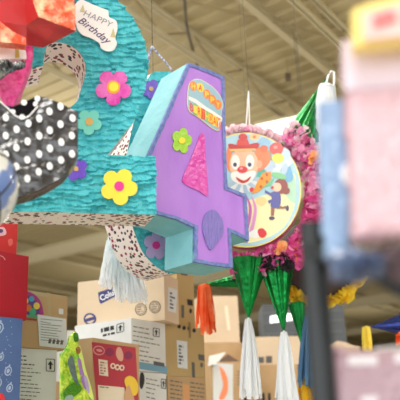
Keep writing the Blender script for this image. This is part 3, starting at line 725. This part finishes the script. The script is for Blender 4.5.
# ------------------------------------------------------------------ boxes
class Carton:
    def __init__(s, name, label, pos, yaw, dims, m, group=None, side_m=None, cat='box'):
        s.M = Matrix.Translation(Vector(pos)) @ Matrix.Rotation(R(yaw), 4, 'Z'); s.d = dims; s.mb = MB()
        w, d, h = dims; s.mb.box(s.M, (0, 0, 0), dims, m); s.info = (name, label, cat, group)
        s.front = PlaneN(s.M @ Vector((0, 0, 0)), s.M.to_3x3() @ Vector((0, -1, 0)))
        s.left = PlaneN(s.M @ Vector((0, 0, 0)), s.M.to_3x3() @ Vector((-1, 0, 0)))
        s.right = PlaneN(s.M @ Vector((w, 0, 0)), s.M.to_3x3() @ Vector((1, 0, 0)))
        s.kids = []
    def mark(s, pl, px, m, ly=1): s.mb.poly(shift(pl, px, .0008*ly), m)
    def lines(s, pl, x0, y0, x1, y1, n, dy, m, h=1.0, ly=1, vary=True):
        for i in range(n):
            e = random.uniform(.55, 1) if vary else 1; xx = x0
            while xx < x0+(x1-x0)*e:
                wd = random.uniform(2, 6); x2 = min(xx+wd, x0+(x1-x0)*e); f0, f1 = (xx-x0)/(x1-x0), (x2-x0)/(x1-x0)
                ya, yb = y0+(y1-y0)*f0+i*dy, y0+(y1-y0)*f1+i*dy
                s.mark(pl, [(xx, ya), (x2, yb), (x2, yb+h), (xx, ya+h)], m, ly); xx = x2+1
    def part(s, name, label=None):
        m_ = MB(); s.kids.append((name, m_, label)); return m_
    def done(s):
        name, label, cat, group = s.info
        Mi = s.M.inverted(); s.mb.v = [Mi @ p for p in s.mb.v]
        o = s.mb.build(name); o.matrix_world = s.M; MW[o.name] = s.M.copy(); tagit(o, label, cat, group)
        for n, m_, lb in s.kids: m_.build(n, o, lb)
        return o
def arrow_box(c, pl, x, y, w, h, sl, m, ly=2):
    def q(u, v): return (x+u*w, y+v*h+sl*u*w)
    m_ = c.mb
    for a, b in (((0, 0), (1, 0)), ((1, 0), (1, 1)), ((1, 1), (0, 1)), ((0, 1), (0, 0))): strokes(m_, pl, [q(*a), q(*b)], .7, .0008*ly, m)
    c.mark(pl, [q(.5, .12), q(.15, .5), q(.38, .45), q(.38, .85), q(.62, .85), q(.62, .45), q(.85, .5)], m, ly)

# white carton, upper of the two
c = Carton('cardboard_box', 'white printed carton with an arrow mark, directly under the pale brown box', (-.303, 2.893, 1.829), 58, (.24, .31, .212), wbox)
c.lines(c.right if False else c.front, 133, 326, 160, 331, 8, 4.6, ink, .9)
arrow_box(c, c.front, 153, 328, 6, 8, .15, inkd)
c.mark(c.front, [(132, 360.5), (167, 366.5), (167.5, 373.5), (133, 368)], inkb)
c.mark(c.front, [(153, 361), (164, 363), (164.5, 367), (153.5, 365)], ink, 2)
c.lines(c.left, 101, 328.5, 114, 325.5, 1, 4, inkd, 4.2, vary=False); c.lines(c.left, 103, 334.5, 115, 331.8, 1, 4, inkd, 2.2, vary=False); arrow_box(c, c.left, 117, 324.5, 7, 8.5, -.25, inkd)
c.done()
c = Carton('cardboard_box', 'white printed carton with a dark hand hole, below the blue-striped one', (-.303, 2.893, SH), 58, (.24, .31, .266), wbox)
c.lines(c.front, 146, 378, 160, 381, 8, 4.6, ink, .9); arrow_box(c, c.front, 161, 379, 4.5, 9, .15, inkd)
c.mark(c.front, smooth_px([(140, 374), (143, 373), (144.5, 380), (142, 389), (139.5, 386)], 3), inkd)
c.done()
# pale brown box with the navy logo
c = Carton('cardboard_box', 'pale brown box with slanted navy logo at the top of the stack', (-.569, 3.131, 2.043), -18.3, (.42, .172, .205), kraft_l)
c.mark(c.front, [(98, 292.5), (122, 284.5), (120, 294), (101, 304), (99.5, 302)], navy)
text(c.mb, c.front, 'Colum', (101.5, 301), (119.5, 292.5), 5.6, .0016, white, bold=.02)
c.mark(c.front, [(118, 285), (122.5, 282.5), (121, 290)], navy, 1.5)
c.mark(c.front, ell(90, 319, 6.4, 6), navy); c.mark(c.front, ell(90, 319, 4.6, 4.2), kraft_l, 2); c.mark(c.front, [(84.5, 319.5), (95.5, 316), (95.5, 319.5), (84.5, 322.5)], navy, 3)
for x, y in ((141, 309.5), (155, 307)):
    for r_, m_ in ((6.2, inkd), (5.4, kraft_l), (4.6, ink), (4, kraft_l)): c.mark(c.front, ell(x, y, r_*.95, r_), m_, 1+(6.4-r_)*.8)
    c.lines(c.front, x-2.8, y-2.4, x+2.8, y-3.2, 3, 2.2, inkd, .8, ly=5)
m_ = c.part('shipping_label', 'white paper label'); m_.poly(shift(c.right, [(168, 287), (177, 290), (176, 313), (167.6, 311)], .001), labelw); c.lines(c.right, 169.5, 292, 175, 294, 5, 3.6, ink, 1.8, 2)
c.done()
# red candy carton
c = Carton('cardboard_box', 'brown carton with red printed front, round emblems and a yellow shape', (-.398, 2.493, SH), 63, (.304, .075, .356), kraft)
c.mark(c.front, [(91.5, 342), (135.5, 347.5), (139, 410), (97, 410)], redprint)
c.mark(c.front, ell(98.5, 350.5, 6, 4.8, 20, 12), mat('dusty_pink_print', (216, 150, 150)), 2); c.mark(c.front, ell(98.5, 350.5, 5, 3.6, 20, 12), redprint, 3); c.mark(c.front, ell(98.5, 350.5, 3.2, 1.4, 16, 12), SP((216, 150, 150)), 4)
c.mark(c.front, [(98, 359), (107, 360.5), (108, 376.5), (99, 375)], cream, 2); c.lines(c.front, 99.5, 361.5, 106, 362.5, 5, 2.7, mat('qr_less_mark', (170, 120, 120)), 1.5, 3)
for x, y in ((112.5, 366), (117, 367.3), (121.5, 367.8)): c.mark(c.front, ell(x, y, 2.6, 3), cream, 2); c.mark(c.front, ell(x, y, 1.3, 1.6, 10), redprint, 3)
for x in (109.5, 128): c.mark(c.front, ell(x, 352+(x-109)*.18, 4.2, 4.2), mat('dark_rose_print', (138, 50, 84)), 2)
c.mark(c.front, smooth_px([(117, 347.5), (120.5, 348), (123, 355), (122, 361), (118, 360), (115.5, 354)], 3), mat('beige_rose', (214, 160, 140)), 2)
c.mark(c.front, [(97.5, 385), (124, 387.5), (125.5, 412), (98.5, 412)], cream, 2)
c.lines(c.front, 99, 386.5, 114, 388, 1, 3, inkd, .8, 3)
c.mark(c.front, smooth_px([(124, 380), (128, 376), (134, 378), (137.5, 385), (137, 393), (133, 396), (130, 391), (126, 388)], 3), mat('warm_yellow_print', (236, 196, 60)), 3)
c.mark(c.front, smooth_px([(124, 392), (128, 385), (131, 392), (134, 400), (136, 408), (124, 408)], 3), mat('doll_print', (206, 160, 120)), 4)
c.done()
# kraft box with sticker
c = Carton('cardboard_box', 'kraft cardboard box with a colourful round sticker and white paper label', (-.627, 2.402, 1.883), 53, (.205, .07, .197), kraft)
c.mark(c.front, [(21, 290), (47.5, 293.5), (48, 297.5), (21, 294)], tape); c.mark(c.front, [(47, 292), (50, 293), (51, 316), (48, 317)], tape)
c.mark(c.front, smooth_px([(21, 292.5), (29, 292), (36, 296), (41, 303), (43, 312), (42, 315), (26, 315), (21, 312)], 4), mat('magenta_sticker', (170, 50, 130), .4), 2)
c.mark(c.front, smooth_px([(21, 296), (28, 296), (34, 300), (38, 307), (38, 314), (22, 313)], 3), mat('purple_sticker', (92, 64, 140), .4), 3)
for x, y, r_, cc in ((25, 301, 3, (226, 206, 70)), (31, 299, 2.6, (70, 160, 210)), (36, 306, 3.2, (232, 206, 80)), (28, 308, 3.2, (210, 120, 50)), (32, 312, 3.5, (70, 170, 130)), (22.5, 306, 2.4, (120, 190, 90))): c.mark(c.front, ell(x, y, r_, r_*1.1, 14), SP(cc), 4)
c.mark(c.front, [(22, 314), (38, 315.5), (38, 319), (22, 317.5)], SP((90, 160, 120)), 3); c.mark(c.front, [(24, 317.5), (36, 319), (36, 321), (26, 320)], SP((170, 60, 60)), 4)
c.mark(c.front, [(58.5, 308.5), (63, 309), (63, 314.5), (58.5, 314)], labelw, 2)
m_ = c.part('shipping_label', 'white paper shipping label'); m_.poly(shift(c.front, [(37, 314.5), (65.5, 319), (66.5, 349), (39, 346)], .0025), labelw)
for i in range(9): strokes(m_, c.front, [(40, 319+i*2.6), (40+random.uniform(10, 23), 321+i*2.6)], .55, .003, ink)
for x in (48, 52, 56, 60): strokes(m_, c.front, [(x, 341+.1*(x-48)), (x+2.6, 341.6+.1*(x-48))], 4.5, .003, ink)
c.done()
c = Carton('cardboard_box', 'white carton with printed text lines under the kraft box with sticker', (-.655, 2.40, SH), 47, (.182, .14, .322), wbox)
c.lines(c.front, 14.5, 355, 36, 356.5, 3, 4.0, inkd, 1.1, vary=True); c.lines(c.front, 14.5, 367, 44, 369, 10, 3.9, ink, .9)
arrow_box(c, c.front, 46, 359, 8.3, 12, .05, inkd)
c.done()
# red boxes and gift wrapped box at the left
c = Carton('cardboard_box', 'plain deep red box with a white line, on the blue wrapped box', (-.705, 2.03, 1.941), 50, (.225, .12, .206), redbox)
strokes(c.mb, c.front, [(0, 255.5), (3, 257), (5, 260)], .8, .001, mat('pale_rose', (220, 150, 150)))
c.done()
c = Carton('cardboard_box', 'bright red box with pale pink emblem, behind the striped balloon', (-.73, 2.05, 2.149), 50, (.2, .1, .13), redbox2)
c.mark(c.front, smooth_px([(-4, 229), (3, 227), (6, 231), (5, 235), (-4, 236)], 3), SP((236, 180, 190)), 1); c.mark(c.front, ell(0.5, 231, 2.4, 2, 12), SP((90, 60, 110)), 2)
c.mark(c.front, smooth_px([(8, 240), (12, 239), (12.5, 244), (9, 246)], 3), SP((222, 100, 90)), 1)
c.done()
c = Carton('gift_box', 'blue wrapped box with pale ornament pattern in the lower left corner', (-.70, 2.01, SH), 48, (.206, .13, .38), bluebox)
for x, y, s in ((-1, 328, 6), (1, 357, 4), (8, 371, 5), (9.5, 388, 4.5), (-2, 383, 5)):
    c.mark(c.front, ell(x, y, s*.72, s, 16, 20), paleblue, 1); c.mark(c.front, ell(x, y, s*.5, s*.75, 16, 20), bluebox, 2); c.mark(c.front, ell(x-.3, y, s*.3, s*.5, 16, 20), paleblue, 3); c.mark(c.front, [(x+1, y-s*1.35), (x+2.4, y-s*1.25), (x+1.6, y-s*.85), (x+.4, y-s*.9)], paleblue, 1)
for _ in range(26): c.mark(c.front, ell(random.uniform(-6, 12), random.uniform(320, 400), .5, .5, 6), paleblue, 1)
c.mark(c.front, smooth_px([(-3, 396), (1, 393), (4, 396), (4, 403), (-3, 403)], 3), SP((214, 60, 66)), 2)
c.done()
# kraft boxes right of the white cartons
c = Carton('cardboard_box', 'kraft box with white label and dark tape mark, right of the white cartons', (-.177, 3.12, 1.818), 45, (.240, .3, .221), kraft_y)
m_ = c.part('shipping_label', 'white paper label'); m_.poly(shift(c.front, [(176.5, 340), (187, 341.5), (187.5, 369), (177.5, 367.5)], .001), labelw); c.lines(c.front, 178.5, 345, 184, 346, 6, 3.4, ink, 2, 2)
for x, y in ((179, 326.5), (184, 328), (189, 328.5), (194, 330.5)): c.mark(c.front, ell(x, y, 1.9, 2.2, 8), inkd)
c.mark(c.front, [(188, 322), (190.5, 322.3), (191, 338), (188.6, 338)], mat('brown_tape', (140, 112, 74), .3))
c.mark(c.front, [(198, 354), (204, 355), (204.5, 361), (198.4, 360)], ink); c.mark(c.front, ell(201.5, 365, 1.5, 2.6, 10), ink)
c.mark(c.front, [(191.5, 362), (194.5, 362.5), (195, 378), (192, 377)], ink)
c.done()
c = Carton('cardboard_box', 'kraft carton with rows of small print, bottom right of the near stack', (-.172, 3.125, SH), 45, (.232, .29, .257), kraft)
c.lines(c.front, 170, 380, 182, 382, 7, 4.2, ink, 1.2, vary=False); c.lines(c.front, 190, 382, 204, 384, 7, 4.2, ink, 1.2, vary=False)
c.mark(c.front, [(182.5, 384), (189, 385), (190, 410), (183.5, 410)], SP((216, 160, 110)))
c.done()
c = Carton('cardboard_box', 'narrow olive kraft box right beside the pale brown logo box', (-.125, 3.27, 2.040), 40, (.102, .2, .26), kraft_y)
c.mark(c.front, [(187, 299), (192.5, 300), (192.8, 306), (187.4, 305)], inkd); c.mark(c.front, ell(190.5, 311, 1.5, 2.5, 10), inkd); c.mark(c.front, [(180, 272), (188, 273), (187, 276), (181, 275)], ink); c.mark(c.front, [(181, 305), (184, 305), (184, 318), (181.5, 318)], ink)
c.done()
q = P(66, 336, 3.35); c = Carton('cardboard_box', 'small white box seen between the sticker box and the pale brown box', (q.x-.08, q.y, 1.83), 30, (.17, .2, .24), wbox); c.done()
q = Vector((q.x-.08, q.y, 0)); c = Carton('cardboard_box', 'plain kraft box hidden low behind the green candy bag', (q.x, q.y, SH), 30, (.18, .2, .27), kraft); c.done()

# candy bag
plg = Plane(80, 400, 2.38, 30)
bag = [(59.5, 354), (64, 350), (67, 344), (69, 336), (72, 333), (75, 331), (77.5, 335), (78.5, 345), (81, 354), (84, 372), (88, 384), (92, 402), (95, 443), (59.5, 443)]
q_ = plg.hit(78, 443); t = thing('candy_bag', 'lime green crinkled candy bag with purple print between the cartons', 'candy bag', q_)
lg = mat('lime_wrapper', (122, 186, 24), .2, bump=.8, bscale=40, rgb2=(206, 228, 70), vscale=26, contrast=(.46, .58), stretch=(1, 1, .6))
mb = MB(); pillow(mb, plg, bag, .022, lg, step=1.0, crumple=.35, edge=4); mb.build('wrapper', t)
mb = MB()
def bp(px, rgb, o_=.0165): mb.poly(shift(plg, px, o_), mat('bagprint_%d_%d_%d' % rgb, rgb, .25, bump=.8, bscale=50))
bp(smooth_px([(78, 346), (81, 356), (84, 370), (89, 386), (92, 400), (87, 396), (83, 382), (79.5, 366), (76.5, 352)], 3), (214, 228, 120))
bp(smooth_px([(76, 360), (79, 360), (81, 370), (84, 380), (84.5, 390), (81, 386), (78, 374)], 3), (160, 118, 176), .017)
bp(smooth_px([(82, 376), (85, 378), (87.5, 388), (87, 394), (84, 388)], 3), (180, 160, 200), .0175)
bp(smooth_px([(66, 362), (70, 356), (73, 364), (75, 376), (77, 386), (73, 382), (69, 374)], 3), (98, 116, 112), .017)
bp(smooth_px([(74, 349), (77, 347), (79, 350), (78, 354), (75, 354)], 3), (150, 100, 40), .017)
bp(smooth_px([(72, 334), (76, 334), (77, 341), (72.5, 342)], 3), (58, 120, 20), .0165)
bp(smooth_px([(62, 392), (68, 385), (77, 384), (80, 390), (72, 397), (63, 399)], 3), (70, 134, 20), .0165)
bp(smooth_px([(64, 397), (70, 395), (71, 400), (64, 402)], 3), (150, 170, 160), .017)
mb.build('printed_patch', t, 'purple, grey and yellow printed shapes')

# ------------------------------------------------------------------ far boxes
def far(name, label, x0, y0, x1, y1, d, yaw, m, zb=None, dep=.3, **k):
    a = P(x0, y1, d); pl = PlaneN(a, Vector((math.sin(R(yaw)), -math.cos(R(yaw)), 0))); b_ = pl.hit(x1, y1); top = pl.hit(x0, y0).z
    z = a.z if zb is None else zb
    return Carton(name, label, (a.x, a.y, z), yaw, ((b_-a).xy.length, dep, top-z), m, **k)
c = far('cardboard_box', 'large plain brown box behind the orange tassel', 200, 296, 240, 343, 5.35, 12, kraft_l); zt = P(200, 343, 5.35).z
strokes(c.mb, c.front, [(226, 306), (229, 330)], 3, .001, SP((240, 222, 196))); c.done()
c = far('cardboard_box', 'low brown box under the large plain brown box', 196, 343.3, 243, 366, 5.3, 12, kraft, zb=SH); c.done()
c = far('cardboard_box', 'brown printed box with orange stripe below the hanging white tassel', 212, 362, 257, 400, 4.75, 12, kraft, zb=SH, dep=.25)
c.mark(c.front, [(213, 363), (233, 364), (233, 402), (213, 402)], wbox); c.mark(c.front, smooth_px([(219, 366), (225, 372), (228, 382), (227, 394), (222, 400), (219, 398), (223, 386), (221, 375)], 3), SP((244, 140, 90)), 2)
c.lines(c.front, 237, 371, 256, 373, 5, 3.2, ink, 1, 1); c.mark(c.front, [(244, 391), (247, 391), (249, 402), (244, 402)], inkd)
for x in (200.5, 204, 208): pass
o = c.done()
# open flaps
zt2 = (c.M.translation.z + 0)
mb = MB(); fl = [(216, 363), (228, 354), (241, 362.5)]; plf = PlaneN(P(216, 363, 4.85), Vector((.2, -1, 0)))
F = shift(plf, fl, 0); mb.prism(F, [p+Vector((0, .006, 0)) for p in F], SP((110, 84, 66))); mb.build('open_flap', o, 'raised cardboard flap')
mb = MB(); F = [P(209, 356, 4.75), P(226, 352, 4.9), P(217, 364, 4.75), P(208, 366, 4.7)]; mb.prism(F, [p+Vector((0, .006, 0)) for p in F], wbox); mb.build('open_flap', o, 'white inner flap')
c = far('cardboard_box', 'brown box between the two white tassels, under the upper brown box', 259.5, 365, 300, 400, 4.95, 10, kraft, zb=SH)
for x, h in ((262, 8), (268, 10), (276, 7), (291, 9)): c.mark(c.front, [(x, 393), (x+2.4, 393), (x+3, 393+h), (x, 393+h)], inkd)
c.mark(c.front, [(257, 357), (264, 357), (264, 363), (257, 363)], ink); c.done(); zc = P(259.5, 365, 4.95).z+.001
c = far('cardboard_box', 'pale brown box stacked between the two white tassels', 254, 337, 304, 365, 5.0, 8, kraft_l, zb=zc)
c.mark(c.front, [(266, 356), (272, 356), (272, 363), (266, 363)], ink); c.done()
c = far('cardboard_box', 'peaked brown box partly behind the rack post', 322, 347, 362, 372, 5.3, 10, kraft_l, zb=SH); ob = c.done()
mb = MB(); plf = PlaneN(P(330, 347, 5.3), Vector((.17, -1, 0))); F = shift(plf, [(325, 348), (337, 341), (345, 342), (361, 348.5)], 0); mb.prism(F, [p+Vector((0, .006, 0)) for p in F], kraft_l); mb.build('open_flap', ob)
# dark cabinet with a lit strip far behind
dk = mat('slate_metal', (84, 88, 92), .5)
a_ = P(262, 303, 9.0); b_ = P(343, 303, 9.0)
t = thing('display_cabinet', 'dark slate display cabinet with a lit strip, far behind the brown boxes', 'cabinet', Vector((a_.x, 9, 0)))
mb = MB(); mb.box(Matrix(), (a_.x, 9.0, 0), (b_.x, 9.8, P(300, 303, 9).z), dk); mb.build('cabinet_body', t)
pf = PlaneN(Vector((0, 9.0, 0)), Vector((0, -1, 0)))
mb = MB()
for y in (312, 322, 333): strokes(mb, pf, [(262, y+1.5), (342, y-1.5)], 1.2, .03, mat('slate_edge', (112, 116, 118)))
mb.build('shelf_edge', t)
mb = MB(); plate(mb, pf, [(270, 317), (297, 313.5), (297, 320), (270, 323.5)], .04, .03, emit('lit_strip', (255, 255, 250), 1.6)); mb.build('lit_strip', t, 'glowing white strip')

# ------------------------------------------------------------------ the near rack, out of focus
rackm = mat('rack_dark_steel', (30, 36, 40), .5)
pt = P(311.5, 224, .67); p2 = P(324, 400, .67); bt = pt+(p2-pt)*(pt.z/(pt.z-p2.z)); lean = Vector((0, 0, 0))
t = thing('rack_stand', 'dark grey metal rack post close to the camera', 'rack', bt)
mb = MB(); mb.tube([bt+lean*1.0, pt], .0120, rackm, 16); mb.build('post', t)
mb = MB(); mb.tube([bt, bt+Vector((0, 0, .02))], .15, rackm, 24); mb.build('base', t)
zr = P(365, 449, .69).z-.006; mb = MB(); mb.box(Matrix(), (pt.x-.05, .6, zr-.02), (pt.x+.3, .86, zr), rackm); mb.build('shelf_board', t)
mb = MB(); mb.tube([P(309, 252, .67), P(345, 257, .64), P(372, 264, .6), P(420, 294, .57)], [.011, .011, .012, .012], rackm, 10); mb.build('arm', t)
sh1 = mat('clear_pink_plastic', (212, 176, 186), .15); sh2 = mat('lilac_plastic', (216, 200, 214), .2)
plq = Plane(370, 150, .53, -8)
t = thing('packaged_toy', 'pale pink clear plastic package hanging blurred at the right edge', 'package', plq.hit(370, 244))
mb = MB(); pillow(mb, plq, [(341, 54), (430, 40), (430, 238), (352, 245), (346, 150)], .03, sh1, step=3, crumple=.06, edge=14); mb.build('plastic_bag', t)
mb = MB(); plate(mb, plq, [(341, 52), (430, 36), (430, 92), (343, 100)], .006, .012, sh2); mb.build('header_card', t, 'pale lilac header')
t = thing('packaged_toy', 'package with yellow border and red picture in the top right corner', 'package', Plane(375, 40, .48, -8).hit(375, 44))
plx = Plane(375, 20, .48, -8)
mb = MB(); F = shift(plx, [(352, 10), (372, 2), (430, -10), (430, 36), (353, 46)], 0); mb.prism(F, [p-plx.n*.015 for p in F], SP((246, 220, 130))); mb.build('card_back', t, 'yellow card')
mb = MB(); plate(mb, plx, [(362, 16), (430, -2), (430, 36), (363, 42)], .001, .003, SP((236, 196, 190))); plate(mb, plx, [(372, 20), (392, 14), (396, 24), (374, 32)], .005, .002, SP((226, 120, 124))); plate(mb, plx, [(404, 12), (430, 6), (430, 24), (404, 26)], .005, .002, SP((244, 160, 130))); mb.build('picture', t, 'pink and red picture')
plb = Plane(330, 180, .57, -6)
t = thing('packaged_toy', 'light blue plastic package hanging beside the pale pink package', 'package', plb.hit(330, 255))
mb = MB(); pillow(mb, plb, [(318, 104), (346, 100), (352, 180), (350, 262), (324, 258), (319, 180)], .02, mat('light_blue_plastic', (140, 168, 204), .15), step=3, crumple=.1, edge=8); mb.build('plastic_bag', t)
mb = MB(); plate(mb, plb, ell(348, 178, 8, 10), .008, .004, white); mb.build('sticker', t, 'white painted reflection')  # white oval paints a reflection onto the blue plastic
plv = Plane(352, 266, .52, -6)
t = thing('packaged_toy', 'crumpled slate blue package below the pale pink package', 'package', plv.hit(352, 284))
mb = MB(); pillow(mb, plv, [(328, 256), (345, 248), (370, 252), (388, 260), (384, 274), (360, 284), (332, 280)], .03, mat('slate_blue_plastic', (132, 152, 190), .2, rgb2=(66, 76, 104), vscale=16), step=3, crumple=.5, edge=10); mb.build('plastic_bag', t)
t = thing('packaged_toy', 'dusky brown package under the pale pink package at the right edge', 'package', Plane(400, 250, .53, 0).hit(400, 275)); plz = Plane(400, 250, .53, -6)
mb = MB(); pillow(mb, plz, [(362, 250), (430, 238), (430, 290), (392, 282), (372, 262)], .02, SP((92, 76, 82)), step=3, crumple=.4, edge=8); mb.build('plastic_bag', t)
mb = MB(); mb.tube([P(396, 274, .53), P(397, 276, .57)], .003, rackm); mb.build('hang_strap', t)
plw = Plane(365, 380, .69, -6)
t = thing('packaged_toy', 'mauve pink package with white patches in the lower right corner', 'package', plw.hit(370, 430))
mb = MB(); pillow(mb, plw, [(331, 346), (365, 351), (430, 349), (430, 450), (334, 450)], .02, mat('mauve_plastic', (190, 158, 170), .2, rgb2=(198, 166, 176), vscale=8), step=4, crumple=.1, edge=8); mb.build('plastic_bag', t)
for e in ((347, 357, 376, 367), (393, 354, 430, 364), (360, 397, 376, 420)):
    mb = MB(); plate(mb, plw, [(e[0], e[1]), (e[2], e[1]-1), (e[2], e[3]-1), (e[0], e[3])], .011, .001, SP((240, 232, 236))); mb.build('printed_patch', t, 'white printed patch')
mb = MB(); strokes(mb, plw, [(373, 351), (430, 345)], 2.5, .012, white); mb.build('painted_highlight', t, 'painted white highlight line along the top')  # white stroke paints a highlight along the top of the bag

for o in COL.objects:
    if o.parent is None and o.get('category') == 'box': o['group'] = 'cartons stacked on the near shelf' if o.matrix_world.translation.y < 4 else 'cartons on the far shelf'
    if o.parent is None and o.get('category') == 'package': o['group'] = 'packages hanging on the near rack'
    if o.name.startswith('number_pinata'): o['group'] = 'number piñatas'
    if o.name.startswith('star_pinata'): o['group'] = 'star piñatas in the background'
# ------------------------------------------------------------------ light
def area(name, loc, size, power, col=(1, .99, .97), rot=(0, 0, 0)):
    l = bpy.data.lights.new(name, 'AREA'); l.shape = 'RECTANGLE'; l.size, l.size_y = size; l.energy = power; l.color = col
    o = bpy.data.objects.new(name, l); o.location = loc; o.rotation_euler = rot; COL.objects.link(o); return o
for i, (a, b) in enumerate([(1, -3), (-3, 2), (3, 3), (-8, 8), (0, 9), (-14, 15), (-6, 18), (4, 16), (-12, 28), (0, 30)]):
    p = AB(a, b, 5.4); area('hall_lamp', p, (2.4, 1.2), 190 if b < 4 else 190, rot=(0, 0, R(55)))
    p = AB(a+.5, b, 4.6 if b < 4 else 4.3); area('ceiling_fill', p, (3, 2), 118 if b < 10 else 34, col=(1, .98, .92), rot=(PI, 0, R(55)))  # added fill facing up to brighten the ceiling, not a fixture of the hall
w = bpy.data.worlds.new('world'); sc.world = w; w.use_nodes = True
w.node_tree.nodes['Background'].inputs[0].default_value = (.96, .98, 1, 1); w.node_tree.nodes['Background'].inputs[1].default_value = 3.6
sc.view_settings.view_transform = 'Standard'; sc.view_settings.look = 'None'; sc.view_settings.gamma = 1; sc.view_settings.exposure = -0.12
sc.cycles.use_denoising = True; sc.cycles.max_bounces = 8; sc.cycles.diffuse_bounces = 5
